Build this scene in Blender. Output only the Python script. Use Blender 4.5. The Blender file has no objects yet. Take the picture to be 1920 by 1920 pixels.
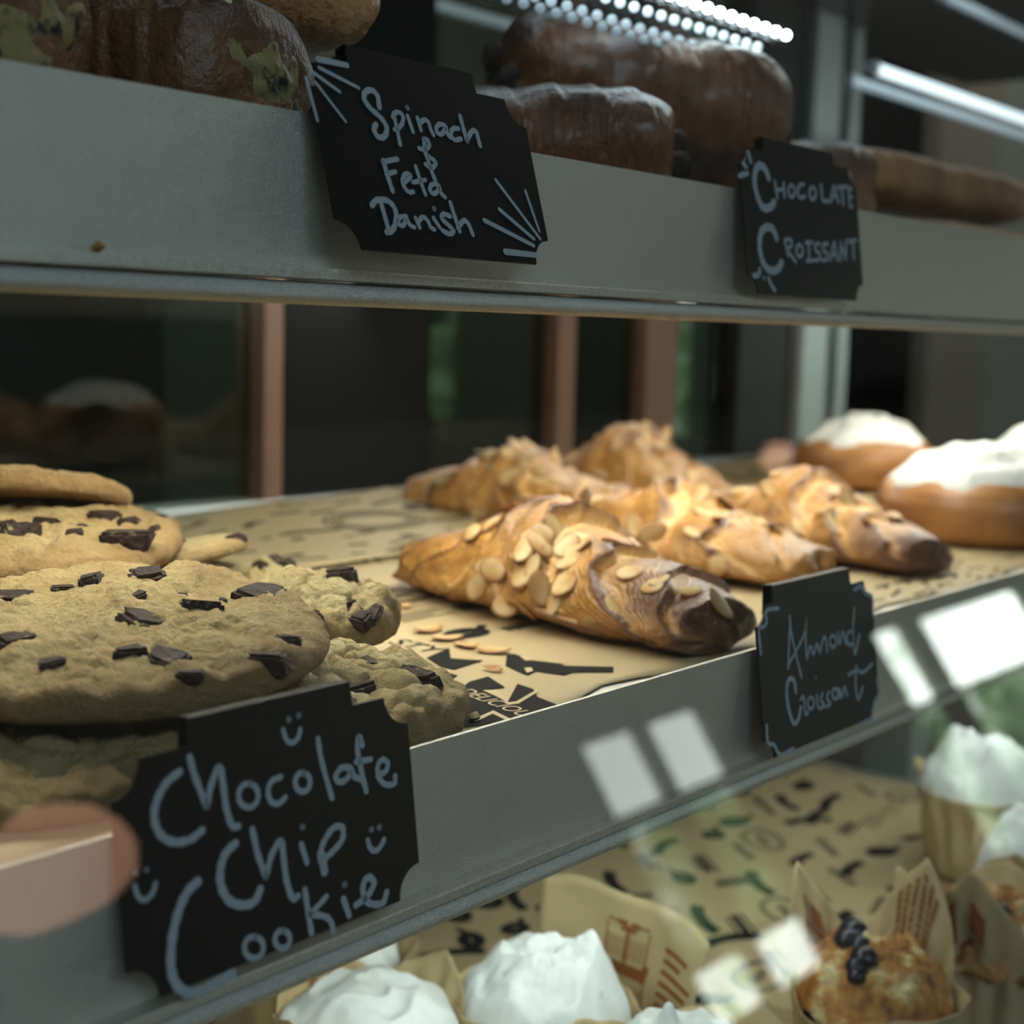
import bpy, bmesh, math, random
from mathutils import Vector, Matrix, Quaternion, noise
from mathutils.bvhtree import BVHTree
V = Vector
PI = math.pi
scn = bpy.context.scene
COL = scn.collection
rnd = random.Random(7)

# ------------------------------------------------------------------ camera frame
FPX = 2700.0
_r1 = V((3255-960, 683-960, FPX)); AX = _r1.normalized()
_r2 = V((400-960, 22450-960, FPX)); AD = (_r2-AX*_r2.dot(AX)).normalized()
AY = AX.cross(AD)
def ray(px, py):
    d = V((px-960, py-960, FPX)).normalized()
    return V((d.dot(AX), d.dot(AY), -d.dot(AD)))
def at_y(px, py, y):
    r = ray(px, py); return r*(y/r.y)
def at_z(px, py, z):
    r = ray(px, py); return r*(z/r.z)
FWD = V((AX.z, AY.z, -AD.z))
def at_d(px, py, d):
    r = ray(px, py); return r*(d/r.dot(FWD))

cam = bpy.data.cameras.new('camera'); co = bpy.data.objects.new('camera', cam); COL.objects.link(co)
right = V((AX.x, AY.x, -AD.x)); down = V((AX.y, AY.y, -AD.y))
M = Matrix((right, -down, -FWD)).transposed().to_4x4()
co.matrix_world = M
cam.sensor_width = 36; cam.lens = 36*FPX/1920
cam.clip_start = 0.01; cam.clip_end = 60
cam.dof.use_dof = True; cam.dof.focus_distance = 0.405; cam.dof.aperture_fstop = 11.0
scn.camera = co

# ------------------------------------------------------------------ helpers
def tag(o, label=None, cat=None, group=None, kind=None):
    if label: o['label'] = label
    if cat: o['category'] = cat
    if group: o['group'] = group
    if kind: o['kind'] = kind
    return o
def thing(name, label, cat, loc=(0,0,0), group=None, rot=None):
    o = bpy.data.objects.new(name, None); COL.objects.link(o)
    o.empty_display_size = .01; o.location = loc
    if rot is not None:
        o.rotation_mode = 'QUATERNION'; o.rotation_quaternion = rot
    return tag(o, label, cat, group)
def mesh(name, vs, fs, mat, parent=None, smooth=True, label=None):
    me = bpy.data.meshes.new(name); me.from_pydata([tuple(v) for v in vs], [], fs); me.update()
    if mat: me.materials.append(mat)
    if smooth: me.polygons.foreach_set('use_smooth', [True]*len(me.polygons))
    o = bpy.data.objects.new(name, me); COL.objects.link(o)
    if parent: o.parent = parent
    if label: o['label'] = label
    return o
def bmobj(name, bm, mat, parent=None, smooth=False):
    bmesh.ops.recalc_face_normals(bm, faces=bm.faces[:])
    me = bpy.data.meshes.new(name); bm.to_mesh(me); bm.free()
    if mat: me.materials.append(mat)
    if smooth: me.polygons.foreach_set('use_smooth', [True]*len(me.polygons))
    o = bpy.data.objects.new(name, me); COL.objects.link(o)
    if parent: o.parent = parent
    return o
def box_bm(bm, c, s, bev=0):
    r = bmesh.ops.create_cube(bm, size=1)
    for v in r['verts']:
        v.co = V((v.co.x*s[0]+c[0], v.co.y*s[1]+c[1], v.co.z*s[2]+c[2]))
    if bev:
        es = set(e for v in r['verts'] for e in v.link_edges)
        bmesh.ops.bevel(bm, geom=list(es), offset=bev, segments=2, affect='EDGES', profile=.6)
def box(name, lo, hi, mat, parent=None, bev=0):
    bm = bmesh.new()
    box_bm(bm, [(a+b)/2 for a, b in zip(lo, hi)], [b-a for a, b in zip(lo, hi)], bev)
    return bmobj(name, bm, mat, parent)
def attr(o, name, vals):
    a = o.data.attributes.new(name, 'FLOAT', 'POINT'); a.data.foreach_set('value', vals)
def fr(p, o=4): return noise.fractal(p, 1.0, 2.0, o)
def smooth01(x): x = max(0, min(1, x)); return x*x*(3-2*x)

# ------------------------------------------------------------------ materials
class NT:
    def __init__(s, name):
        s.m = bpy.data.materials.new(name); s.m.use_nodes = True
        s.t = s.m.node_tree; s.n = s.t.nodes; s.b = s.n['Principled BSDF']; s.out = s.n['Material Output']
    def add(s, typ, **kw):
        x = s.n.new(typ)
        for k, v in kw.items(): setattr(x, k, v)
        return x
    def link(s, a, b): s.t.links.new(a, b)
    def coord(s):
        if not hasattr(s, '_c'): s._c = s.add('ShaderNodeTexCoord').outputs['Object']
        return s._c
    def noise(s, scale, detail=4, rough=.55, dist=0, stretch=None):
        n = s.add('ShaderNodeTexNoise'); n.inputs['Scale'].default_value = scale
        n.inputs['Detail'].default_value = detail; n.inputs['Roughness'].default_value = rough
        n.inputs['Distortion'].default_value = dist
        c = s.coord()
        if stretch:
            mp = s.add('ShaderNodeMapping'); mp.inputs['Scale'].default_value = stretch
            s.link(c, mp.inputs['Vector']); c = mp.outputs[0]
        s.link(c, n.inputs['Vector']); return n.outputs['Fac']
    def ramp(s, fac, stops):
        r = s.add('ShaderNodeValToRGB'); e = r.color_ramp.elements
        while len(e) < len(stops): e.new(.5)
        for el, (p, c) in zip(e, stops): el.position = p; el.color = (*c, 1) if len(c) == 3 else c
        s.link(fac, r.inputs['Fac']); return r.outputs['Color']
    def mix(s, fac, a, b, mode='MIX'):
        x = s.add('ShaderNodeMix', data_type='RGBA', blend_type=mode)
        if hasattr(fac, 'node'): s.link(fac, x.inputs[0])
        else: x.inputs[0].default_value = fac
        for i, c in ((6, a), (7, b)):
            if hasattr(c, 'node'): s.link(c, x.inputs[i])
            else: x.inputs[i].default_value = (*c, 1)
        return x.outputs[2]
    def math(s, op, a, b=0.0):
        x = s.add('ShaderNodeMath', operation=op)
        for i, c in ((0, a), (1, b)):
            if hasattr(c, 'node'): s.link(c, x.inputs[i])
            else: x.inputs[i].default_value = c
        return x.outputs[0]
    def attr(s, name):
        a = s.add('ShaderNodeAttribute'); a.attribute_name = name; return a.outputs['Fac']
    def bump(s, h, strength=.5, dist=.001):
        b = s.add('ShaderNodeBump'); b.inputs['Strength'].default_value = strength
        b.inputs['Distance'].default_value = dist; s.link(h, b.inputs['Height'])
        s.link(b.outputs[0], s.b.inputs['Normal']); return s
    def set(s, **kw):
        names = dict(color='Base Color', rough='Roughness', metal='Metallic', spec='Specular IOR Level',
                     sss='Subsurface Weight', coat='Coat Weight', coatr='Coat Roughness', trans='Transmission Weight', alpha='Alpha')
        for k, v in kw.items():
            i = s.b.inputs[names[k]]
            if hasattr(v, 'node'): s.link(v, i)
            elif isinstance(v, tuple): i.default_value = (*v, 1)
            else: i.default_value = v
        return s
    def subs(s, w, rad=(.004, .002, .001)):
        s.b.inputs['Subsurface Weight'].default_value = w
        s.b.inputs['Subsurface Radius'].default_value = rad
        s.b.inputs['Subsurface Scale'].default_value = 1.0
        return s
    def emit(s, col, st):
        if hasattr(col, 'node'): s.link(col, s.b.inputs['Emission Color'])
        else: s.b.inputs['Emission Color'].default_value = (*col, 1)
        s.b.inputs['Emission Strength'].default_value = st; return s
def plain(name, col, rough=.5, metal=0, **kw):
    return NT(name).set(color=col, rough=rough, metal=metal, **kw).m

MT = {}
m = NT('brushed_aluminium'); f1 = m.noise(2300, 2, .7); f2 = m.noise(60, 3)
x_ = m.add('ShaderNodeMix', data_type='RGBA', blend_type='MULTIPLY'); x_.inputs[0].default_value = 1
m.link(m.ramp(f1, [(.30, (.60, .60, .60)), (.55, (.9, .9, .9)), (.74, (1, 1, 1))]), x_.inputs[6]); m.link(m.mix(f2, (.72, .725, .655), (.82, .82, .745)), x_.inputs[7])  # fine bright flecks in the colour stand in for metallic sparkle
m.set(color=x_.outputs[2], metal=.88, rough=m.math('ADD', m.math('MULTIPLY', f1, .25), .32))
m.bump(f1, .6, .0008); MT['metal'] = m.m
MT['chrome'] = plain('satin_chrome', (.74, .80, .82), .38, .7)
MT['steel_dark'] = plain('dark_steel', (.03, .03, .032), .4, .6)
MT['black_panel'] = plain('black_panel', (.006, .006, .007), .6)
MT['black_panel'].node_tree.nodes['Principled BSDF'].inputs['Specular IOR Level'].default_value = .12
m = NT('chalkboard'); n = m.noise(90, 4)
m.set(color=m.mix(n, (.003, .0035, .004), (.007, .0075, .008)), rough=.42, spec=.22); m.bump(m.noise(900, 2), .05, .0005); MT['board'] = m.m
m = NT('chalk_ink'); n = m.noise(500, 3)
m.set(color=m.mix(n, (.27, .32, .355), (.40, .46, .50)), rough=.8); MT['chalk'] = m.m
m = NT('kraft_paper'); n = m.noise(45, 4); n2 = m.noise(700, 3)
m.set(color=m.mix(n2, m.mix(n, (.50, .385, .205), (.62, .49, .285)), (.47, .36, .19)), rough=.55, spec=.35); m.bump(m.noise(60, 3), .25, .002); MT['paper'] = m.m
m = NT('cup_paper'); n = m.noise(60, 4)
m.set(color=m.mix(n, (.50, .385, .20), (.60, .47, .26)), rough=.6, spec=.3); m.bump(m.noise(90, 3), .3, .002); MT['cup'] = m.m
MT['ink'] = plain('black_ink', (.012, .012, .011), .85)
MT['ink'].node_tree.nodes['Principled BSDF'].inputs['Specular IOR Level'].default_value = .15
MT['ink2'] = plain('brown_ink', (.27, .085, .02), .6)
MT['inkp'] = plain('paper_tone_ink', (.58, .45, .25), .6)
# cookie dough
def cookie_mat(name, a, b, edge):
    m = NT(name); n = m.noise(55, 5, .6); n2 = m.noise(420, 3)
    base = m.mix(m.ramp(n, [(.35, (0,0,0)), (.68, (1,1,1))]), a, b)
    base = m.mix(m.math('MULTIPLY', m.attr('bake'), .85), base, edge)
    base = m.mix(m.ramp(n2, [(.60, (0,0,0)), (.78, (.45,.45,.45))]), base, (.30, .16, .06))
    fl = m.ramp(m.noise(190, 5, .7), [(.66, (0,0,0)), (.72, (.8,.8,.8))]); base = m.mix(fl, base, (.12, .065, .03))
    m.set(color=base, rough=.65, spec=.35).bump(m.math('ADD', m.noise(800, 5, .7), m.math('MULTIPLY', m.noise(230, 4, .6), 1.8)), 1.0, .0030)
    m.subs(.12); return m.m
MT['cookie'] = cookie_mat('cookie_dough', (.66, .50, .235), (.52, .37, .155), (.36, .205, .07))
MT['cookie2'] = cookie_mat('pale_cookie_dough', (.72, .59, .31), (.60, .45, .20), (.42, .27, .10))
m = NT('dark_chocolate'); n = m.noise(260, 4); n2 = m.noise(150, 5, .65)
m.set(color=m.mix(m.ramp(n2, [(.60, (0,0,0)), (.70, (.75,.75,.75))]), m.mix(n, (.012, .006, .005), (.045, .024, .017)), (.36, .27, .14)), rough=m.math('ADD', m.math("MULTIPLY", n, .45), .34), spec=.22).bump(m.noise(330, 4, .6), .8, .0020); MT['choc'] = m.m
# viennoiserie
def pastry(name, pale, mid, dark, rough, sc=45, stretch=(1, 1, 1), coat=0.0, bstr=.5, lift=0.0):
    m = NT(name); n = m.noise(sc, 5, .6, .6, stretch); n2 = m.noise(sc*5, 4, .6, .3, stretch)
    f = m.math('ADD', m.math('MULTIPLY', n, .75), m.math('MULTIPLY', m.attr('bake'), .66)); f = m.math('SUBTRACT', f, .11)
    f = m.math('ADD', f, m.math('MULTIPLY', n2, .18)); f = m.math('ADD', f, lift)
    col = m.ramp(f, [(.26, pale), (.46, mid), (.66, tuple(.55*x+.45*y for x, y in zip(mid, dark))), (.88, dark)])
    ln = m.math('SINE', m.math('ADD', m.math('MULTIPLY', m.attr('lay'), 62.0), m.math('MULTIPLY', n, 14.0)))
    m.set(color=col, rough=rough, spec=.5, coat=coat, coatr=.25).bump(m.math('ADD', m.math('ADD', n2, m.math('MULTIPLY', m.noise(sc*12, 3), .5)), m.math('MULTIPLY', ln, m.math('MULTIPLY', m.noise(30, 2), .22))), bstr, .0030)
    m.subs(.08); return m.m
MT['croissant'] = pastry('croissant_crust', (.86, .63, .28), (.60, .30, .075), (.13, .045, .014), .36, 40, (1, 1, 1), .15)
MT['chocroll'] = pastry('glazed_pastry_crust', (.40, .19, .06), (.27, .10, .03), (.07, .025, .012), .30, 30, (4, 1, 1), .35, .7, .06)
MT['danish'] = pastry('danish_crust', (.36, .21, .09), (.20, .088, .034), (.075, .032, .016), .45, 35, (1, 1, 1), .05, .5)
MT['flaky'] = pastry('flaky_pastry_crust', (.80, .60, .33), (.52, .26, .09), (.22, .09, .03), .45, 40)
MT['bun'] = pastry('bun_crust', (.62, .37, .13), (.46, .21, .06), (.22, .085, .025), .42, 22, (1, 1, 1), .1, .2)
m = NT('sliced_almond'); n = m.noise(160, 4)
m.set(color=m.mix(m.attr('bake'), m.mix(m.ramp(m.noise(45, 2), [(.35, (0,0,0)), (.62, (1,1,1))]), m.mix(n, (.80, .62, .34), (.70, .48, .22)), (.50, .27, .09)), (.28, .12, .04)), rough=.5, spec=.4).bump(n, .2, .001); m.subs(.1); MT['almond'] = m.m
m = NT('spinach_filling'); n = m.noise(120, 4, .6); n2 = m.noise(60, 3)
m.set(color=m.mix(m.ramp(n, [(.47, (0,0,0)), (.56, (1,1,1))]), m.mix(n2, (.33, .29, .12), (.24, .17, .06)), (.012, .018, .01)), rough=.5).bump(n, .6, .002); MT['spinach'] = m.m
MT['leaf'] = plain('cooked_spinach', (.012, .018, .011), .45)
MT['seed'] = plain('sesame_seed', (.75, .62, .40), .4)
m = NT('cream_frosting'); n = m.noise(40, 3); n2 = m.noise(130, 3)
c = m.mix(n, (.80, .84, .80), (.90, .92, .88)); c = m.mix(m.ramp(n2, [(.66, (0,0,0)), (.76, (.5,.5,.5))]), c, (.36, .42, .50))
m.set(color=c, rough=.45, spec=.45).bump(m.noise(140, 4), .18, .002); m.subs(.35, (.006, .006, .006)); MT['frost'] = m.m
m = NT('icing'); n = m.noise(60, 4); n2 = m.noise(35, 2)
c = m.mix(m.ramp(n2, [(.60, (0,0,0)), (.72, (.55,.55,.55))]), m.mix(n, (.78, .80, .76), (.90, .91, .87)), (.50, .36, .20))
m.set(color=c, rough=.4).bump(n, .25, .002); m.subs(.3, (.005, .005, .005)); MT['icing'] = m.m
m = NT('muffin_crumb'); n = m.noise(90, 5, .65); n2 = m.noise(75, 4, .6)
m.set(color=m.ramp(n2, [(.34, (.70, .60, .32)), (.47, (.52, .24, .05)), (.60, (.30, .11, .025)), (.70, (.05, .03, .04))]), rough=.6).bump(n, .9, .004); m.subs(.05); MT['muffin'] = m.m
MT['berry'] = plain('blueberry', (.012, .010, .022), .3)
# case
m = NT('copper_wood'); n = m.noise(25, 4, .5, .3, (6, 6, .6))
m.set(color=m.mix(n, (.22, .115, .075), (.30, .165, .115)), rough=.5); MT['wood'] = m.m
def glass(name, tint, k=.96, base=.04, rough=.0):
    m = NT(name); lw = m.add('ShaderNodeLayerWeight'); lw.inputs['Blend'].default_value = .5
    p = m.math('POWER', lw.outputs['Facing'], 5.0); fac = m.math('ADD', m.math('MULTIPLY', p, k), base)
    tr = m.add('ShaderNodeBsdfTransparent'); tr.inputs[0].default_value = (*tint, 1)
    gl = m.add('ShaderNodeBsdfGlossy'); gl.inputs['Roughness'].default_value = rough
    mx = m.add('ShaderNodeMixShader'); m.link(fac, mx.inputs[0]); m.link(tr.outputs[0], mx.inputs[1]); m.link(gl.outputs[0], mx.inputs[2])
    m.link(mx.outputs[0], m.out.inputs['Surface']); return m.m
MT['glass'] = glass('clear_glass', (.985, .995, .99), .96, .026)
MT['doorglass'] = glass('tinted_glass', (.55, .62, .58), .9, .045)
MT['dust'] = plain('dust_speck', (.5, .52, .52), .9)
MT['wall'] = plain('painted_wall', (.19, .195, .18), .8)
MT['wall_dark'] = plain('dark_wall', (.035, .034, .032), .8)
MT['taupe'] = plain('taupe_panel', (.19, .165, .135), .7)
MT['greygreen'] = plain('grey_green_panel', (.19, .215, .19), .7)
m = NT('floor_tile'); MT['floor'] = m.set(color=m.mix(m.noise(3, 3), (.07, .065, .06), (.11, .105, .095)), rough=.4).m
MT['ceiling'] = plain('ceiling_paint', (.14, .145, .15), .9)
MT['led'] = NT('led_light').set(color=(.8, .9, .9)).emit((.80, .95, 1.0), 26).m
MT['led2'] = NT('led_light_soft').set(color=(.8, .9, .9)).emit((.72, .92, 1.0), 1.5).m  # dimmer emission imitates reflections of the LED row in the glass
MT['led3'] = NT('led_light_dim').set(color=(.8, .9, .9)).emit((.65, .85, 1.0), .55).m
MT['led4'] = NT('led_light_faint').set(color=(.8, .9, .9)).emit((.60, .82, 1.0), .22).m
MT['tube'] = NT('led_tube').set(color=(.8, .9, .9)).emit((.78, .93, 1.0), 1.9).m
MT['tubedim'] = NT('led_tube_dim').set(color=(.8, .9, .9)).emit((.62, .78, .9), .35).m
MT['acrylic'] = glass('clear_acrylic', (.97, .99, 1), .5, .01)
m = NT('lamp_shade'); MT['shade'] = m.set(color=(.8, .5, .35), rough=.6).emit((1.0, .52, .32), 4.0).m
m = NT('window_daylight'); n = m.noise(2.2, 5, .6, .5); gz = m.add('ShaderNodeSeparateXYZ'); m.link(m.coord(), gz.inputs[0])
MT['daywhite'] = NT('daylight_pane').set(color=(.8, .8, .8)).emit((.92, 1.0, .93), 7.0).m
def leafpane(name, thr, st):
    m = NT(name); n = m.noise(3.0, 5, .65, .6)
    c = m.ramp(n, [(thr-.10, (.05, .13, .045)), (thr, (.22, .42, .17)), (thr+.06, (.9, 1.0, .92))])
    m.set(color=(.2, .2, .2)).emit(c, st); return m.m
MT['dayleaf'] = leafpane('garden_daylight_pane', .57, 3.2)
MT['daysky'] = leafpane('sky_daylight_pane', .38, 11.0)

# ------------------------------------------------------------------ room
def struct(name, lo, hi, mat, bev=0):
    return tag(box(name, lo, hi, mat, None, bev), kind='structure')
RX0, RX1, RY0, RY1, RZ0, RZ1 = -2.2, 10.0, -3.0, 2.4, -1.15, 1.9
struct('floor', (RX0, RY0, RZ0-.05), (RX1, RY1, RZ0), MT['floor'])
struct('ceiling', (RX0, RY0, RZ1), (RX1, RY1, RZ1+.05), MT['ceiling'])
struct('wall_left', (RX0-.05, RY0, RZ0), (RX0, RY1, RZ1), MT['wall'])
struct('wall_right', (RX1, RY0, RZ0), (RX1+.05, RY1, RZ1), MT['wall'])
struct('wall_back', (RX0, RY1, RZ0), (RX1, RY1+.05, RZ1), MT['wall_dark'])
# customer-side wall, built around its two windows
WIN = [(4.15, 5.06, -.72, .56), (6.62, 8.75, -.72, .62)]
xs = [RX0, WIN[0][0], WIN[0][1], WIN[1][0], WIN[1][1], RX1]
bm = bmesh.new()
for a, b in ((0, 1), (2, 3), (4, 5)):
    box_bm(bm, ((xs[a]+xs[b])/2, RY0-.05, (RZ0+RZ1)/2), (xs[b]-xs[a], .1, RZ1-RZ0))
for (x0, x1, z0, z1) in WIN:
    box_bm(bm, ((x0+x1)/2, RY0-.05, (RZ0+z0)/2), (x1-x0, .1, z0-RZ0))
    box_bm(bm, ((x0+x1)/2, RY0-.05, (RZ1+z1)/2), (x1-x0, .1, RZ1-z1))
tag(bmobj('wall_front', bm, MT['wall']), kind='structure')
def window(name, x0, x1, z0, z1, cols, rows):
    w = thing(name, None, None, ((x0+x1)/2, RY0, z0)); tag(w, kind='structure')
    ox, oz = (x0+x1)/2, z0
    bm = bmesh.new()
    def bar(a0, a1, b0, b1): box_bm(bm, ((a0+a1)/2-ox, -.04, (b0+b1)/2-oz), (a1-a0, .05, b1-b0))
    for (a0, a1), (a2, a3) in zip(cols[:-1], cols[1:]): bar(a1, a2, z0, z1)
    bar(x0, cols[0][0], z0, z1); bar(cols[-1][1], x1, z0, z1)
    for (b0, b1, mm), (b2, b3, mm2) in zip(rows[:-1], rows[1:]): bar(x0, x1, b1, b2)
    bar(x0, x1, z0, rows[0][0]); bar(x0, x1, rows[-1][1], z1)
    bmobj('window_frame', bm, MT['wall'], w)
    for (a0, a1) in cols:
        for (b0, b1, mm) in rows:
            bm = bmesh.new(); box_bm(bm, ((a0+a1)/2-ox, -.06, (b0+b1)/2-oz), (a1-a0, .01, b1-b0))
            bmobj('window_pane', bm, MT[mm], w)
window('window_1', *WIN[0], [(4.21, 4.55), (4.64, 5.0)], [(-.64, -.44, 'daysky'), (-.40, .13, 'dayleaf'), (.18, .475, 'daywhite')])
window('window_2', *WIN[1], [(6.70, 7.0), (7.25, 8.6)], [(-.66, .10, 'dayleaf'), (.14, .55, 'daysky')])
# kitchen side backdrop panels
struct('trim_1', (1.19, 1.62, RZ0), (1.36, 1.66, RZ1), MT['greygreen'])
struct('trim_2', (1.72, 1.62, RZ0), (2.02, 1.66, RZ1), MT['taupe'])
struct('trim_3', (2.40, 1.62, RZ0), (2.62, 1.66, RZ1), MT['greygreen'])
struct('trim_4', (4.22, 1.9, RZ0), (4.68, 1.95, RZ1), MT['taupe'])
struct('trim_5', (4.68, 1.9, RZ0), (6.2, 1.95, RZ1), MT['greygreen'])

# ------------------------------------------------------------------ display case
ZM = -.112           # top of the middle shelf's paper
ZU = .047            # top of the upper shelf
Z3 = -.320           # bottom deck
X0, X1 = -.12, 1.86  # case length
YB = .76             # rear sliding doors
case = thing('display_case', 'glass-fronted bakery display case with copper-framed rear doors', 'display case', (0, .76, RZ0))
def cb(name, lo, hi, mat, bev=0, par=None):
    L = case.location
    o = box(name, [a-b for a, b in zip(lo, L)], [a-b for a, b in zip(hi, L)], mat, par or case, bev); return o
cb('base_cabinet', (X0, .19, RZ0), (X1, YB+.05, Z3-.02), MT['steel_dark'], .004)
cb('deck', (X0, .165, Z3-.02), (.985, YB, Z3-.002), MT['metal'])
cb('top_panel', (X0, .36, .335), (X1, YB+.05, .36), MT['steel_dark'], .004)
# tilted front pane
TH = math.radians(18)
def front_pt(x, z, off=0.0): return V((x, .2458+math.tan(TH)*z-off, z))-case.location
vs = []
for off in (0, -.004):
    for x, z in ((X0, Z3-.02), (X1, Z3-.02), (X1, .345), (X0, .345)): vs.append(front_pt(x, z, off))
mesh('front_glass', vs, [(0,1,2,3), (7,6,5,4), (0,4,5,1), (1,5,6,2), (2,6,7,3), (3,7,4,0)], MT['glass'], case, False)
# rear doors: copper wood stiles, dark panel, tinted panes
fr_cols = [(.633, .650), (.950, .974), (1.078, 1.128)]
cb('black_door_panel', (.654, YB-.004, Z3), (.798, YB+.03, .335), MT['black_panel'])
cb('door_glass', (.30, YB+.006, Z3), (.633, YB+.012, .335), MT['doorglass'])
cb('door_glass', (.798, YB+.006, Z3), (.950, YB+.012, .335), MT['doorglass'])
cb('door_glass', (.974, YB+.006, Z3), (1.078, YB+.012, .335), MT['doorglass'])
cb('door_glass', (1.128, YB+.006, Z3), (1.24, YB+.012, .335), MT['doorglass'])
for a, b in fr_cols: cb('door_stile', (a, YB-.008, Z3), (b, YB+.022, .335), MT['wood'], .002)
cb('dark_jamb', (1.24, YB-.006, Z3), (1.352, YB+.03, .335), MT['steel_dark'], .002)
cb('door_track', (X0, YB-.01, ZM-.02), (1.40, YB+.02, ZM-.006), MT['chrome'], .001)
cb('corner_post', (1.345, YB-.018, Z3), (1.402, YB+.02, .335), MT['chrome'], .004)
cb('end_post', (1.440, YB-.01, Z3), (1.462, YB+.02, .335), MT['chrome'], .003)
cb('support_post', (1.015, .45, Z3-.02), (1.05, .49, ZM-.012), MT['greygreen'], .002)
# dust on the front pane, one object of specks nobody could count
bm = bmesh.new(); rr = random.Random(3)
for i in range(420):
    px, py = rr.uniform(1330, 1920), rr.uniform(0, 640)
    if rr.random() > (1-abs(px-1620)/420)*(1-py/900): continue
    rv = ray(px, py); n_ = V((0, -math.cos(TH), math.sin(TH))); p0 = V((0, .2458-.0004, 0))
    P = rv*((p0.dot(n_))/rv.dot(n_)); s = rr.uniform(.00006, .00016)
    bmesh.ops.create_icosphere(bm, subdivisions=1, radius=s, matrix=Matrix.Translation(P))
tag(bmobj('dust', bm, MT['dust']), 'fine dust specks on the upper right of the front glass', 'dust', None, 'stuff')

# shelves with a price rail
def shelf(name, label, yf, ztop, xa, xb, yb):
    t = thing(name, label, 'shelf', (xa, yf, ztop))
    L = xb-xa
    zp = (ZU if yf > .26 else ZM)-ztop
    box('shelf_panel', (0, .0015, zp-.006), (L, yb-yf, zp-.0008), MT['metal'], t)
    def ext(nm, prof, mat):
        n = len(prof); vs = [V((0, -y, z)) for y, z in prof]+[V((L, -y, z)) for y, z in prof]
        fs = [(i, (i+1) % n, (i+1) % n+n, i+n) for i in range(n)]+[tuple(range(n))[::-1], tuple(range(n, 2*n))]
        o = mesh(nm, vs, fs, mat, t, False)
        return o
    rail = ext('price_rail', [(0, 0), (0, -.0383), (.0048, -.0385), (.0050, -.0390), (.0050, -.0412), (.0042, -.0414), (-.0012, -.0414), (-.0012, 0)], MT['metal'])
    tp = [(-.001, -.0418)]
    for k in range(13):
        a = PI/2-k*PI/12
        tp.append((.0018+.0034*math.cos(a), -.0448+.0029*math.sin(a)))
    tp += [(-.001, -.0477)]
    tube = ext('bumper_tube', tp, MT['metal'])
    for p in tube.data.polygons: p.use_smooth = len(p.vertices) == 4
    return t
YU, YM = .280, .243
ZUT, ZMT = .0532, -.104
upper = shelf('shelf', 'upper metal shelf holding the savoury danishes and chocolate croissants', YU, ZUT, X0+.01, 1.36, .70)
mid = shelf('shelf', 'middle metal shelf holding the cookies and almond croissants', YM, ZMT, X0+.01, 1.36, .70)

# LED lamps of the case and the LED row's glass reflections
def led_bar(label, a, b, n, r, mat, body=True, group='strips of small LED lights'):  # also builds the LED row's glass reflections as glowing dots
    t = thing('led_strip', label, 'light strip', a, group)
    d = b-a; bm = bmesh.new()
    L = d.length; q = d.to_track_quat('X', 'Z')
    box_bm(bm, (L/2, .004, 0), (L+.02, .003, .006))
    bmesh.ops.transform(bm, matrix=q.to_matrix().to_4x4(), verts=bm.verts)
    bmobj('strip_body', bm, MT['acrylic'], t)  # clear carrier added under real and reflected rows alike
    me = None
    for i in range(n):
        if me is None:
            bm = bmesh.new(); bmesh.ops.create_icosphere(bm, subdivisions=2, radius=r)
            o = bmobj('led', bm, mat, t, True); me = o.data
        else:
            o = bpy.data.objects.new('led', me); COL.objects.link(o); o.parent = t
        o.location = d*(i/(n-1))
    return t
YL = .36
def lx(px, py): return at_y(px, py, YL)
pa, pb = lx(1476, 66), lx(1160, -36)
def bar_at(label, px, py, n, mat, r=.0021, step=.0098):
    b = lx(px, py); a = b-V((step*(n-1), 0, 0))
    led_bar(label, a, b, n, r, mat)
bar_at('brightest strip of white LED dots above the chocolate croissants', 1474, 66, 18, MT['led'])
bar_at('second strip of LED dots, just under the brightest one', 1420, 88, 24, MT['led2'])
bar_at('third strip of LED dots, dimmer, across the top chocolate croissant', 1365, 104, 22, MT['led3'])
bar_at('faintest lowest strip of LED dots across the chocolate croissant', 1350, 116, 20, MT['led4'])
def tube_at(label, px0, py0, y, L, th, mat, tilt=0):
    a = at_y(px0, py0, y)
    t = thing('light_tube', label, 'light tube', a, None)
    bm = bmesh.new(); bmesh.ops.create_cone(bm, cap_ends=True, segments=16, radius1=th/2, radius2=th/2, depth=L,
        matrix=Matrix.Translation((L/2, 0, 0)) @ Matrix.Rotation(PI/2, 4, 'Y'))
    bmobj('tube', bm, mat, t, True)
    bm = bmesh.new(); box_bm(bm, (-.004, 0, 0), (.008, th*1.1, th*1.1)); bmobj('end_cap', bm, MT['chrome'], t)
tube_at('bright white light tube at the upper right behind the dusty glass', 1640, 128, .55, .55, .0085, MT['tube'])
tube_at('dim grey light tube just below the bright one at upper right', 1600, 152, .58, .6, .008, MT['tubedim'])
tube_at('white light tube at the very top right corner', 1770, -8, .55, .4, .008, MT['tubedim'])

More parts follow.
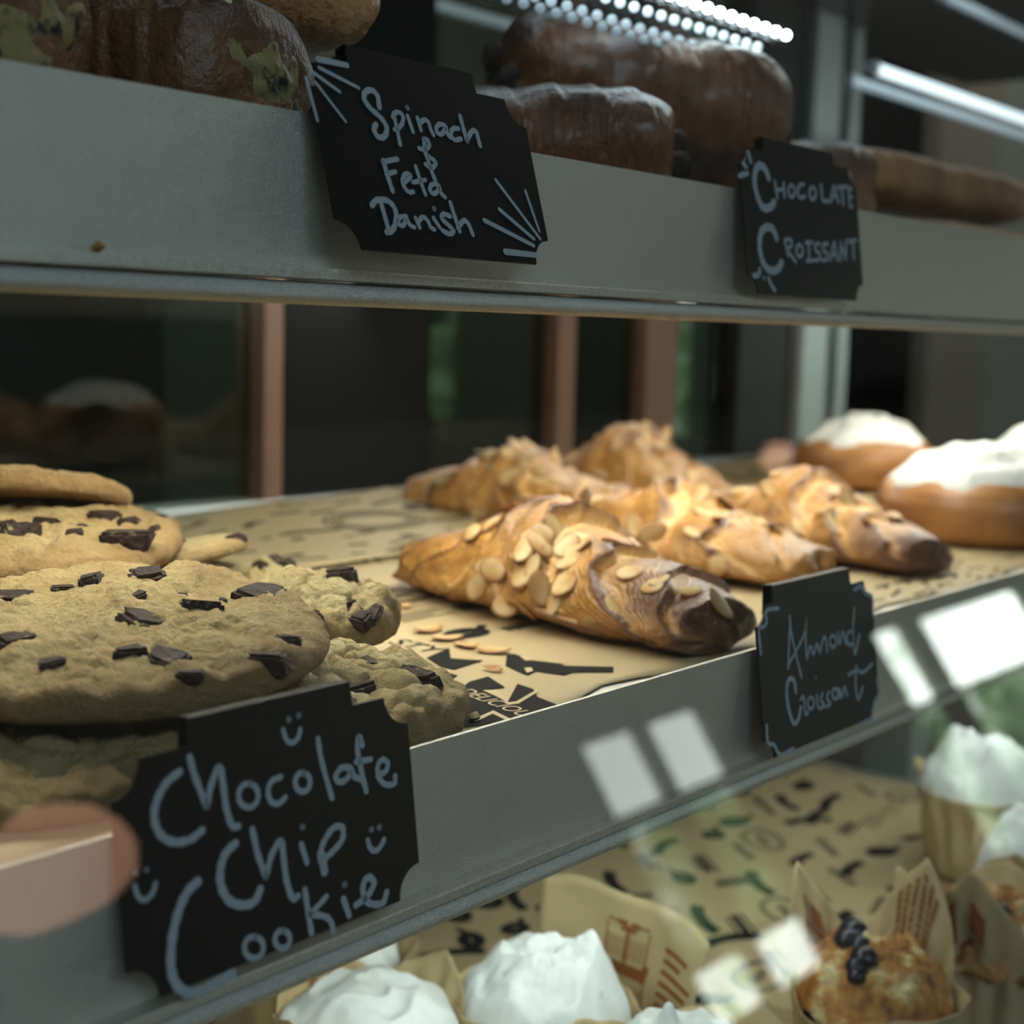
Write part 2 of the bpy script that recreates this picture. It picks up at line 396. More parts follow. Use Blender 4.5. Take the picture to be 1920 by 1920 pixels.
def area(name, loc, target, sx, sy, power, col):
    l = bpy.data.lights.new(name, 'AREA'); l.shape = 'RECTANGLE'; l.size = sx; l.size_y = sy
    l.energy = power; l.color = col
    o = bpy.data.objects.new(name, l); COL.objects.link(o); o.location = loc
    o.rotation_mode = 'QUATERNION'; o.rotation_quaternion = (V(target)-V(loc)).to_track_quat('-Z', 'Y')
    return o
def shelf_lamp(label, lo, hi):
    t = thing('shelf_lamp', label, 'lamp', lo)
    d = [b-a for a, b in zip(lo, hi)]
    box('housing', (0, 0, .002), (d[0], d[1], d[2]), MT['chrome'], t)
    return t
shelf_lamp('slim lamp under the upper shelf lighting the cookies', (.30, .350, .0345), (1.3, .370, .0405))
shelf_lamp('slim lamp under the middle shelf lighting the cupcakes', (.0, .280, -.133), (1.3, .300, -.123))
LED = (.90, 1.0, .93)
area('lamp_middle', (.70, .360, .0355), (.70, .41, -.112), 1.1, .010, 2.6, (1.0, .97, .83))
area('lamp_bottom', (.62, .29, -.135), (.62, .42, -.32), 1.25, .010, .95, LED)
area('lamp_top', (.75, .50, .325), (.75, .50, 0), 1.1, .03, .45, (.72, .90, 1.0))
area('lamp_rear', (.85, .62, .0385), (.65, .42, -.112), 1.0, .01, 1.1, (1.0, .97, .86))
# fill lights added to brighten the rails, walls and rear panels
area('ceiling_lamp', (-.7, -2.0, 1.8), (.3, .25, 0), 1.8, 1.2, 44, (.64, .84, 1.0))
area('ceiling_lamp', (3.4, .30, 1.8), (3.6, -2.4, -.3), 1.2, .5, 90, (1.0, 1.0, .86))
area('kitchen_lamp', (4.4, 1.5, 1.7), (4.6, 1.9, -.2), 2.5, .3, 16, (1.0, .95, .85))  # unseen fill added to light the backdrop panels
area('kitchen_lamp', (1.6, 1.2, 1.7), (1.7, 1.62, -.2), 1.6, .2, 5, (1.0, 1.0, .9))

# pendant lamps on the customer side (they show as peach reflections in the glass)
def pendant(label, p, R):
    t = thing('pendant_lamp', label, 'lamp', p, 'peach pendant lamps')
    vs, fs = [], []; n = 28; prof = [(.0, .62), (.35, .58), (.7, .38), (.92, .10), (1, -.2), (.9, -.5), (.6, -.68), (.0, -.74)]
    for r, z in prof:
        for j in range(n): vs.append(V((R*r*math.cos(2*PI*j/n), R*r*math.sin(2*PI*j/n), R*z)))
    for i in range(len(prof)-1):
        for j in range(n): fs.append((i*n+j, i*n+(j+1) % n, (i+1)*n+(j+1) % n, (i+1)*n+j))
    mesh('shade', vs, fs, MT['shade'], t)
    box('cord', (-.003, -.003, R*.6), (.003, .003, RZ1-p.z), MT['steel_dark'], t)
def refl(px, py, yw):
    n_ = V((0, -math.cos(TH), math.sin(TH))); r = ray(px, py); p0 = V((0, .2458, 0))
    P = r*(p0.dot(n_)/r.dot(n_)); d = r-n_*(2*r.dot(n_)); return P+d*((yw-P.y)/d.y)
pendant('peach globe pendant lamp nearest the camera, reflected at the lower left', refl(95, 1612, -1.2), .105)
pendant('peach globe pendant lamp far off, reflected beside the iced buns', refl(1455, 852, -3+.3), .085)

# ------------------------------------------------------------------ chalkboard signs
def catmull(pts, k=5):
    if len(pts) < 3: return [V(p) for p in pts]
    P = [V(p) for p in pts]; P = [P[0]*2-P[1]]+P+[P[-1]*2-P[-2]]; out = []
    for i in range(1, len(P)-2):
        for j in range(k):
            t = j/k; a, b, c, d = P[i-1:i+3]
            out.append(.5*((2*b)+(-a+c)*t+(2*a-5*b+4*c-d)*t*t+(-a+3*b-3*c+d)*t**3))
    out.append(P[-2]); return out
def ribbon(vs, fs, pts, w, to3, lift):
    pts = catmull(pts); n = len(pts); b = len(vs)
    for i, p in enumerate(pts):
        d = (pts[min(i+1, n-1)]-pts[max(i-1, 0)]); d = d.normalized() if d.length > 1e-9 else V((1, 0))
        q = V((-d.y, d.x)); ww = w*(1+.10*math.sin(i*1.7+n))
        vs.append(to3(p+q*ww/2, lift)); vs.append(to3(p-q*ww/2, lift))
    for i in range(n-1): fs.append((b+2*i, b+2*i+1, b+2*i+3, b+2*i+2))
    for e in (pts[0], pts[-1]):
        b = len(vs); k = 10
        for j in range(k): vs.append(to3(e+V((math.cos(2*PI*j/k), math.sin(2*PI*j/k)))*w*.5, lift*1.04))
        fs.append(tuple(range(b, b+k)))
def ell(cx, cy, rx, ry, rot=0):
    return [(cx+rx*math.cos(a), cy+ry*math.sin(a)) for a in [rot-PI/2+2*PI*i/9 for i in range(10)]]
def sign(label, tl, W, H, tau, yaw, zo, letters, doodles, org, sc, tab, cn, flip_tab=False):
    """tl: 3-D top-left corner of the board; the board leans out at the foot by tau"""
    u = V((math.cos(yaw), math.sin(yaw), 0)); dn = V((0, -math.sin(tau), -math.cos(tau)))
    dn = (dn-u*dn.dot(u)).normalized(); nrm = u.cross(dn)
    if nrm.y > 0: nrm = -nrm
    t = thing('chalkboard_sign', label, 'sign', tl)
    th = .0007
    def to3(p, lift=0): return u*p[0]+dn*p[1]+nrm*lift
    c = cn
    def arc(cx, cy, a0, a1, r=c, k=6): return [(cx+r*math.cos(a0+(a1-a0)*i/k), cy+r*math.sin(a0+(a1-a0)*i/k)) for i in range(k+1)]
    t0, t1, thh = tab[0]*W, tab[1]*W, tab[2]
    out = arc(0, 0, PI/2, 0)+[(t0, 0), (t0+.0004, -thh), (t1-.0004, -thh), (t1, 0)]
    out += arc(W, 0, PI, PI/2)+arc(W, H, -PI/2, -PI)+arc(0, H, 0, -PI/2)
    n = len(out); vs = [to3(p, 0) for p in out]+[to3(p, -th) for p in out]
    fs = [tuple(range(n)), tuple(range(2*n-1, n-1, -1))]+[(i, i+n, (i+1) % n+n, (i+1) % n) for i in range(n)]
    mesh('board', vs, fs, MT['board'], t, False)
    # hook: folds back over the rail and down behind it
    pr = [(-thh, 0), (-thh-.0004, -.0008), (-thh-.0002, -.004), (-thh+.010, -.0045)]
    vs, fs = [], []
    for i, (bb, l) in enumerate(pr):
        for a in (t0+.0004, t1-.0004):
            for o_ in (0, -.0006): vs.append(to3((a, bb+(o_ if i in (1, 2) else 0)*-1), l+(o_ if i in (0, 3) else 0)))
    for i in range(len(pr)-1):
        a, b = i*4, (i+1)*4
        fs += [(a, a+2, b+2, b), (a+1, b+1, b+3, a+3), (a, b, b+1, a+1), (a+2, a+3, b+3, b+2)]
    fs += [(0, 1, 3, 2), (len(vs)-4, len(vs)-2, len(vs)-1, len(vs)-3)]
    mesh('hook', vs, fs, MT['board'], t, False)
    # lettering: traced strokes put onto the board's own plane
    def to2(p):
        px, py = org[0]+p[0]/sc, org[1]+p[1]/sc
        r = ray(px, py); P = r*(V(tl).dot(nrm)/r.dot(nrm))-V(tl); return V((P.dot(u), P.dot(dn)))
    def strokes(nm, sts):
        vs, fs = [], []
        for st in sts:
            w, pts = st[0], st[1]
            mm = [to2(p) for p in pts]; cen = V((sum(p[0] for p in pts)/len(pts), sum(p[1] for p in pts)/len(pts)))
            k = ((to2(cen+V((5, 0)))-to2(cen)).length*.55+(to2(cen+V((0, 5)))-to2(cen)).length*.45)/5
            if len(mm) == 1: mm = [mm[0], mm[0]+V((.00005, 0))]
            ribbon(vs, fs, mm, w*k, to3, .00022)
        o = mesh(nm, vs, fs, MT['chalk'], t, False); return o
    if letters: strokes('lettering', letters)
    for d in doodles: strokes(d[0], d[1])
    return t

def plane2(tl, tau, yaw, px, py):
    u = V((math.cos(yaw), math.sin(yaw), 0)); dn = V((0, -math.sin(tau), -math.cos(tau))); dn = (dn-u*dn.dot(u)).normalized()
    nrm = u.cross(dn); r = ray(px, py); P = r*(V(tl).dot(nrm)/r.dot(nrm))-V(tl); return P.dot(u), P.dot(dn)
W = 23
sp_letters = [(28, [(510,485),(500,420),(465,388),(430,402),(426,440),(460,490),(520,545),(552,600),(540,648),(505,652),(480,610),(492,582)]),
 (22, [(590,520),(608,600),(628,695)]), (22, [(585,540),(610,512),(642,530),(640,575),(612,605),(596,610)]), (22, [(670,535),(700,622)]), (26, [(668,488)]),
 (22, [(725,545),(745,612)]), (22, [(735,582),(760,556),(785,566),(800,610),(815,640)]),
 (22, [(880,588),(850,580),(830,605),(843,634),(868,630),(884,592),(892,632),(910,655)]), (22, [(956,604),(925,606),(913,638),(935,668),(970,662)]),
 (24, [(965,535),(985,610),(1003,674)]), (24, [(1003,672),(1030,622),(1055,622),(1066,660),(1077,700)]),
 (24, [(760,665),(772,740),(800,830),(824,893)]), (22, [(735,716),(765,722),(792,700),(780,668),(762,664)]), (22, [(770,748),(800,770),(828,795),(805,826),(770,806)]),
 (26, [(532,785),(560,880),(585,955)]), (24, [(530,792),(570,784),(612,776)]), (22, [(550,862),(600,847)]),
 (22, [(642,912),(675,888),(686,866),(657,860),(640,895),(652,935),(678,962),(702,960)]), (22, [(715,818),(742,900),(770,975)]), (20, [(700,907),(770,893)]),
 (22, [(836,916),(806,920),(795,950),(815,971),(840,955),(846,926),(857,966),(880,990)]),
 (28, [(468,1036),(500,1006),(560,1012),(600,1062),(603,1130),(582,1178),(552,1188)]), (26, [(520,1022),(542,1100),(566,1186)]),
 (22, [(662,1098),(628,1104),(618,1136),(642,1152),(665,1115),(680,1145),(708,1160)]), (22, [(715,1108),(737,1160)]), (22, [(728,1134),(755,1102),(782,1122),(800,1160),(820,1172)]),
 (22, [(815,1108),(850,1160)]), (26, [(818,1055)]), (24, [(907,1097),(872,1086),(862,1110),(900,1148),(928,1180),(905,1197),(868,1180)]),
 (24, [(910,1022),(935,1100),(962,1180)]), (24, [(952,1162),(985,1122),(1012,1142),(1036,1200)])]
sp_rays = [(28, [(165,214),(328,248)]), (18, [(172,262),(395,376)]), (18, [(140,290),(288,398)]), (18, [(98,318),(162,558)]), (15, [(152,345),(322,566)])]
sp_rays2 = [(16, [(1165,893),(1415,1225)]), (15, [(1332,955),(1410,1180)]), (18, [(1185,1058),(1380,1225)]), (20, [(1100,1120),(1378,1262)]), (26, [(1218,1297),(1388,1315)])]
tau = math.radians(16.3); tl = at_y(572, 106, YU-.0016)
w_, _ = plane2(tl, tau, 0, 975, 183); _, h_ = plane2(tl, tau, 0, 1010, 496)
sign('black chalkboard sign reading Spinach & Feta Danish, clipped to the upper rail', tl, w_, h_, tau, 0, 0, sp_letters,
     [('sunray_doodle', sp_rays), ('sunray_doodle', sp_rays2)], (540, 40), 3.0, (.175, .765, .0058), .0075)
ch_letters = [(30, [(480,1000),(462,952),(430,932),(407,960),(402,1030),(420,1110),(450,1168),(490,1165),(512,1138)])]
s_ = 15
ch_letters += [(s_, p) for p in [[(515,1020),(530,1115)], [(565,1030),(570,1110)], [(520,1070),(568,1065)], ell(610,1075,18,34), [(677,1037),(652,1046),(645,1088),(660,1113),(685,1105)],
  ell(728,1087,18,34), [(775,1042),(785,1125),(818,1130)], [(830,1135),(850,1047),(873,1138)], [(838,1104),(868,1102)], [(893,1052),(900,1150)], [(872,1056),(920,1050)],
  [(928,1062),(938,1163)], [(928,1062),(946,1061)], [(933,1110),(948,1109)], [(938,1163),(952,1163)],
  [(570,1352),(590,1438)], [(570,1350),(604,1348),(610,1380),(582,1402)], [(582,1402),(633,1474)], ell(655,1410,18,34), [(705,1366),(711,1465)], [(690,1366),(724,1363)], [(696,1468),(730,1465)],
  [(766,1372),(742,1377),(746,1410),(770,1430),(765,1460),(738,1464)], [(812,1372),(788,1377),(790,1410),(814,1430),(808,1460),(782,1464)],
  [(830,1465),(850,1362),(868,1465)], [(835,1432),(864,1430)], [(885,1465),(886,1362)], [(886,1362),(914,1460)], [(914,1460),(917,1352)], [(953,1356),(961,1454)], [(932,1359),(972,1352)]]]
ch_letters += [(30, [(525,1340),(506,1292),(470,1278),(437,1312),(430,1390),(450,1478),(490,1522),(533,1514),(553,1478)])]
ch_ticks = [(20, [(365,857),(380,908)]), (18, [(338,920),(355,940)]), (20, [(317,990),(362,975)])]
ch_ticks2 = [(22, [(397,1550),(425,1545),(431,1517)]), (20, [(455,1565)]), (20, [(481,1566),(492,1597),(515,1632)])]
tau = math.radians(8); tl = at_y(1384, 272, YU-.0016)
w_, _ = plane2(tl, tau, 0, 1603, 320); _, h_ = plane2(tl, tau, 0, 1500, 556)
sign('black chalkboard sign reading Chocolate Croissant, clipped to the upper rail', tl, w_, h_, tau, 0, 0, ch_letters,
     [('tick_doodle', ch_ticks), ('tick_doodle', ch_ticks2)], (1280, 0), 3.0, (.2, .8, .0050), .0065)
al_letters = [(15, p) for p in [[(410,545),(404,680),(400,798)], [(410,465),(418,560),(448,700),(486,855)], [(404,772),(468,655),(508,560),(518,468)], [(518,468),(512,600),(520,742)],
  [(520,742),(543,655),(562,712),(586,640),(602,704)], [(602,704),(622,622),(640,600),(652,690)], ell(688,625,20,38), [(720,572),(730,642),(752,565),(772,640)], ell(800,605,22,44), [(826,412),(818,550),(830,708),(858,580)],
  [(480,1000),(500,982),(512,1092),(528,1080)], ell(546,1022,20,38), [(584,972),(592,1050)], [(578,857)], [(622,962),(610,1000),(632,1036),(604,1058)], [(662,950),(650,990),(672,1026),(644,1046)], ell(702,962,18,34),
  [(722,930),(728,990)], [(734,938),(744,984),(762,918),(778,972)], [(838,782),(834,900),(850,998),(880,922)], [(790,840),(840,810),(880,825),(940,772)]]]
al_letters += [(22, [(450,950),(440,882),(410,867),(391,920),(396,1020),(420,1118),(440,1153),(465,1130),(482,1050)])]
al_c = [[(338,413),(260,430),(262,500),(243,532),(213,552),(225,705)], [(827,294),(868,271),(895,312),(940,346),(946,460)], [(972,872),(984,962),(958,1012),(944,1072),(933,1122),(868,1158)], [(262,1165),(270,1274),(310,1292),(350,1353),(435,1315)]]
tau = math.radians(7.5); tl = at_y(1416, 1139, YM-.0016)
w_, _ = plane2(tl, tau, 0, 1634, 1085); _, h_ = plane2(tl, tau, 0, 1540, 1385)
sign('black chalkboard sign reading Almond Croissant in thin script, clipped to the middle rail', tl, w_, h_, tau, 0, 0, al_letters,
     [('corner_doodle', [(18, p)]) for p in al_c], (1360, 1020), 3.4286, (.14, .80, .0058), .0065)
cc = [(34, [(785,485),(730,530),(690,600),(674,680),(700,758),(760,793),(830,783),(885,742)]), (30, [(830,420),(855,510),(905,635)]), (30, [(905,632),(925,540),(960,463),(977,540),(990,640),(1015,718),(1043,724)]),
 (24, ell(1088,588,43,53,.2)), (24, [(1230,507),(1190,526),(1174,570),(1187,614),(1220,624),(1250,597)]), (24, ell(1326,530,33,42,.2)), (24, [(1393,340),(1410,440),(1455,600)]),
 (24, [(1532,465),(1495,468),(1470,508),(1493,530),(1528,506),(1537,466),(1550,503),(1580,517)]), (24, [(1588,368),(1574,330),(1566,382),(1584,480),(1605,570)]), (22, [(1560,441),(1625,430)]),
 (22, [(1655,502),(1690,482),(1700,447),(1676,431),(1655,462),(1662,512),(1690,540),(1728,537),(1732,502)]),
 (36, [(1030,800),(990,840),(967,900),(967,980),(1002,1048),(1060,1070),(1115,1053),(1140,1000)]), (28, [(1105,737),(1130,850),(1165,945)]), (28, [(1165,943),(1190,850),(1230,787),(1242,860),(1255,960),(1280,1038),(1305,1030)]),
 (24, [(1320,802),(1345,883)]), (26, [(1325,727)]), (26, [(1408,880),(1402,850),(1420,790),(1460,732),(1500,728),(1500,780),(1462,830),(1427,862)]), (36, [(1410,850),(1422,922)]),
 (40, [(865,967),(820,1012),(780,1100),(753,1220),(748,1340),(772,1418),(830,1456),(890,1438),(960,1400),(1020,1370)]),
 (24, ell(1112,1255,42,48,.2)), (24, ell(1237,1220,33,39,.2)), (26, [(1336,1002),(1350,1100),(1365,1193)]), (24, [(1430,1032),(1392,1075),(1358,1110)]), (24, [(1358,1110),(1425,1120),(1453,1150),(1460,1188)]),
 (26, [(1505,1042),(1530,1115)]), (26, [(1510,980)]), (26, [(1560,1070),(1610,1030),(1640,972),(1615,947),(1592,980),(1597,1040),(1630,1065),(1678,1060),(1695,1012)])]
sm = [[(26, [(1265,255)]), (26, [(1308,238)]), (22, [(1240,300),(1255,343),(1280,358),(1308,332),(1315,298)])],
      [(24, [(1628,738)]), (24, [(1662,728)]), (22, [(1612,785),(1625,822),(1650,830),(1674,802),(1683,782)])],
      [(24, [(590,930)]), (24, [(640,915)]), (22, [(588,985),(605,1033),(635,1047),(668,1016),(680,975)])]]
tau = math.radians(7.8); tl = at_y(203, 1436, YM-.0016)
w_, _ = plane2(tl, tau, 0, 760, 1296); _, h_ = plane2(tl, tau, 0, 520, 1782)
sign('large black chalkboard sign reading Chocolate Chip Cookie with three smileys, on the middle rail', tl, w_, h_, tau, 0, 0, cc,
     [('smiley_doodle', s) for s in sm], (0, 1240), 2.3415, (.235, .79, .0058), .0075)

def merge(o, vs, fs, mat):
    """add printed marks to the paper's own mesh as a second material"""
    bm = bmesh.new(); bm.from_mesh(o.data); o.data.materials.append(mat); k = len(o.data.materials)-1
    vv = [bm.verts.new(v) for v in vs]
    for f in fs:
        try: bm.faces.new([vv[i] for i in f]).material_index = k
        except ValueError: pass
    bm.to_mesh(o.data); bm.free()
# ------------------------------------------------------------------ paper sheets
def sheet(name, label, x0, x1, y0, y1, z, hf, nx, ny, mat, edge=None, th=.00012):
    t = thing(name, label, 'paper', (x0, y0, z)); vs, fs = [], []
    for j in range(ny+1):
        for i in range(nx+1):
            x = x0+(x1-x0)*i/nx; y = y0+(y1-y0)*j/ny
            if edge: x, y = edge(x, y, i/nx, j/ny)
            vs.append(V((x-x0, y-y0, hf(x, y))))
    for j in range(ny):
        for i in range(nx):
            a = j*(nx+1)+i; fs.append((a, a+1, a+nx+2, a+nx+1))
    o = mesh('sheet', vs, fs, mat, t); md = o.modifiers.new('solid', 'SOLIDIFY'); md.thickness = th; md.offset = -1
    return t
def hm(x, y):
    a = smooth01((y-.52)/.15)
    return a*(.0006+.001*math.sin(x*23+y*9)+.0008*math.sin(x*51-y*30))
def edge_m(x, y, u, v):
    if v < .02: y = y+.004*math.sin(x*37)+.003*math.sin(x*90)
    return x, y
mp = sheet('paper_sheet', 'printed kraft paper lining the middle shelf under the almond croissants', -.05, 1.34, .262, .692, ZM, hm, 90, 40, MT['paper'], edge_m)
# printed marks: polygons and glyphs laid on a sheet
class Ink:
    def __init__(s, hf, z, ox, oy): s.v, s.f, s.hf, s.z, s.ox, s.oy = [], [], hf, z, ox, oy
    def poly(s, pts, lift=.00025):
        b = len(s.v)
        for x, y in pts: s.v.append(V((x-s.ox, y-s.oy, s.hf(x, y)+lift)))
        s.f.append(tuple(range(b, b+len(pts))))
    def bar(s, x, y, w, h, a, lift=.00025):
        c, n = math.cos(a), math.sin(a)
        s.poly([(x+p*c-q*n, y+p*n+q*c) for p, q in ((-w/2, -h/2), (w/2, -h/2), (w/2, h/2), (-w/2, h/2))], lift)
    def ring(s, x, y, rx, ry, w, a0=0, a1=2*PI, n=24, rot=0):
        c, sn = math.cos(rot), math.sin(rot)
        for i in range(n):
            q = []
            for t, k in ((i, 1), (i+1, 1), (i+1, 0), (i, 0)):
                an = a0+(a1-a0)*t/n; p0, p1 = (rx-w*(1-k))*math.cos(an), (ry-w*(1-k))*math.sin(an)
                q.append((x+p0*c-p1*sn, y+p0*sn+p1*c))
            s.poly(q)
    def px(s, pts, lift=.00025):
        s.poly([(lambda P: (P.x, P.y))(at_z(a, b, s.z)) for a, b in pts], lift)
    def motif(s, x, y, k, a, rr):
        """one illegible emblem, word line or ribbon of the wrapping-paper pattern"""
        c, n = math.cos(a), math.sin(a)
        def at(p, q): return (x+p*c-q*n, y+p*n+q*c)
        if k == 0:
            for i in range(rr.randint(5, 9)):
                P = at(-.016+i*.0042, 0); s.bar(P[0], P[1], rr.uniform(.0016, .0026), rr.uniform(.005, .0065), a+rr.uniform(-.12, .12))
                if rr.random() < .5: P = at(-.0145+i*.0042, rr.choice([.0024, -.0024])); s.bar(P[0], P[1], .0022, .0012, a)
        elif k == 1:
            s.ring(x, y, .019, .013, .0014, 0, 6.2832, 30, a); s.ring(x, y, .016, .0105, .0006, 0, 6.2832, 30, a)
            for i in range(5): P = at(-.007+i*.0035, 0); s.bar(P[0], P[1], .0018, .005, a)
        elif k == 2:
            s.ring(x, y-.02, .034, .028, .0075, 1.0, 2.15, 14, a)
        elif k == 3:
            for j in range(4):
                w = rr.uniform(.018, .032); P = at(-.016+w/2, j*.0034); s.bar(P[0], P[1], w, .0009, a)
        elif k == 4:
            s.ring(x, y, .0105, .0075, .0070, 0, 6.2832, 18, a); P = at(.012, .003); s.bar(P[0], P[1], .009, .0035, a+.5)
        else:
            P = at(0, 0); s.bar(P[0], P[1], .030, .0016, a); P = at(0, .005); s.bar(P[0], P[1], .026, .0042, a); P = at(0, .010); s.bar(P[0], P[1], .020, .0012, a)
    def scatter(s, x0, x1, y0, y1, step, rr, ok, ang):
        ny, nx = int((y1-y0)/step), int((x1-x0)/step)
        for j in range(ny):
            for i in range(nx):
                x, y = x0+(i+.5+.5*(j % 2))*step+rr.uniform(-.006, .006), y0+(j+.5)*step+rr.uniform(-.005, .005)
                if x < x1-.02 and ok(x, y): s.motif(x, y, rr.randrange(6), rr.choice(ang), rr)
    def build(s, name, mat, parent): merge([c for c in COL.objects if c.parent == parent and c.name.startswith('sheet')][0], s.v, s.f, mat)
def glyphs(name, txt, p0, p1, parent, mat, z, hf, lift, squash=1.0, font_w=1.0):
    """flat printed word from p0 to p1 on the sheet"""
    cu = bpy.data.curves.new(name, 'FONT'); cu.body = txt; cu.size = 1
    tmp = bpy.data.objects.new(name+'_tmp', cu); COL.objects.link(tmp)
    dg = bpy.context.evaluated_depsgraph_get(); dg.update(); me = bpy.data.meshes.new_from_object(tmp.evaluated_get(dg))
    bpy.data.objects.remove(tmp)
    xs = [v.co.x for v in me.vertices]; L = max(xs); d = V((p1[0]-p0[0], p1[1]-p0[1])); k = d.length/L; d.normalize(); q = V((-d.y, d.x))
    for v in me.vertices:
        p = V((p0[0], p0[1]))+d*v.co.x*k+q*v.co.y*k*squash
        v.co = V((p.x-parent.location.x, p.y-parent.location.y, hf(p.x, p.y)+lift))
    me.materials.clear(); me.materials.append(mat)
    o = bpy.data.objects.new(name, me); COL.objects.link(o); o.parent = parent; return o
def pz(px, py, z=ZM): P = at_z(px, py, z); return (P.x, P.y)
ink = Ink(hm, ZM, -.05, .262); L1 = .00022
ink.px([(858,1298),(900,1272),(922,1276),(948,1298),(908,1306),(940,1324)[:2],(966,1282),(1008,1300),(1008,1308),(1050,1326),(985,1348),(905,1308)][:0] or [(860,1296),(880,1280),(915,1270),(946,1290),(908,1297),(926,1304),(938,1312),(952,1318),(970,1284),(1000,1294),(1008,1309),(1049,1325),(1000,1341),(930,1358),(865,1366),(868,1330)])
ink.px([(800,1235),(842,1216),(845,1236),(906,1240),(852,1257),(828,1252)])
ink.px([(822,1258),(858,1268),(846,1276),(828,1282)])
ink.px([(950,1228),(965,1228),(1000,1240),(1060,1250),(1150,1252),(1150,1262),(1075,1262),(1058,1268),(1005,1260),(990,1268),(975,1262),(948,1250)])
def okm(x, y):
    v = V((x, y, ZM)); d_ = v.dot(FWD); px = 960+FPX*v.dot(right)/d_; py = 960+FPX*v.dot(down)/d_
    return not (px > 700 and py > 1190 and px < 1200) and not (540 < px < 800 and py > 1025 and py < 1075)
ink.scatter(.30, 1.32, .33, .685, .036, random.Random(21), okm, [0, .05, -.1, 1.2])
for i in range(60):
    P = at_z(rnd.uniform(1640, 1900), rnd.uniform(1040, 1130), ZM); ink.bar(P.x, P.y, rnd.uniform(.005, .014), .0018, rnd.uniform(-.3, .5))
ink.build('print', MT['ink'], mp)
cr = Ink(hm, ZM, -.05, .262)
cr.px([(906,1297),(930,1296),(950,1312),(954,1322),(938,1312),(926,1306)], .0004)
cr.px([(952,1320),(968,1318),(1006,1296),(1010,1299),(972,1322),(950,1324)], .0004)
cr.px([(975,1233),(992,1234),(1000,1240),(985,1241)], .0004); cr.px([(983,1255),(996,1254),(1000,1260),(988,1264)], .0004)
cr.px([(1012,1238),(1060,1243),(1058,1247),(1015,1242)], .0004)
cr.px([(885,1352),(925,1335),(960,1352),(955,1356),(924,1341),(892,1356)], .0004)
cr.build('print', MT['inkp'], mp)
glyphs('printed_word', 'DELICIOUS', pz(854, 1298), pz(990, 1351), mp, MT['inkp'], ZM, hm, .00045, 1.1)
glyphs('printed_word', 'STY', pz(722, 1206), pz(806, 1226), mp, MT['ink'], ZM, hm, .0003, 1.0)
glyphs('printed_word', 'LISH', pz(575, 1062), pz(770, 1052), mp, MT['ink'], ZM, hm, .0003, 1.3)
# curled sheet at the back left
def hc(x, y):
    return .0015+.010*smooth01((y-.52)/.12)*smooth01((x-.40)/.2)*(1+.15*math.sin(x*40))
cp = sheet('paper_sheet', 'curled sheet of printed kraft paper rising behind the cookies', (.42), .640, .49, .640, ZM+.001, hc, 40, 24, MT['paper'])
ik = Ink(hc, ZM, .42, .49)
for x, y, rx, ry in ((.560, .570, .034, .022), (.560, .570, .029, .018), (.560, .570, .025, .014)): ik.ring(x, y, rx, ry, .0016, 0, 6.28, 40)
for i in range(70):
    x, y = rnd.uniform(.44, .63), rnd.uniform(.50, .63)
    if (x-.56)**2/.0016+(y-.57)**2/.0007 < 1: continue
    ik.bar(x, y, rnd.uniform(.006, .022), rnd.uniform(.002, .0045), rnd.uniform(-.25, .25))
ik.build('print', MT['ink'], cp)
# bottom deck sheet
hz = lambda x, y: .0015*math.sin(x*31+y*12)+.001*math.sin(x*70)
dp = sheet('paper_sheet', 'printed kraft paper lining the bottom deck under the cupcakes', .0, .965, .20, .74, Z3+.003, hz, 60, 30, MT['paper'])
ik = Ink(hz, Z3+.003, .0, .20); rr = random.Random(5)
ik.scatter(.36, .955, .26, .72, .033, rr, lambda x, y: True, [.9, .9, -.6, .2])
ik.build('print', MT['ink'], dp)

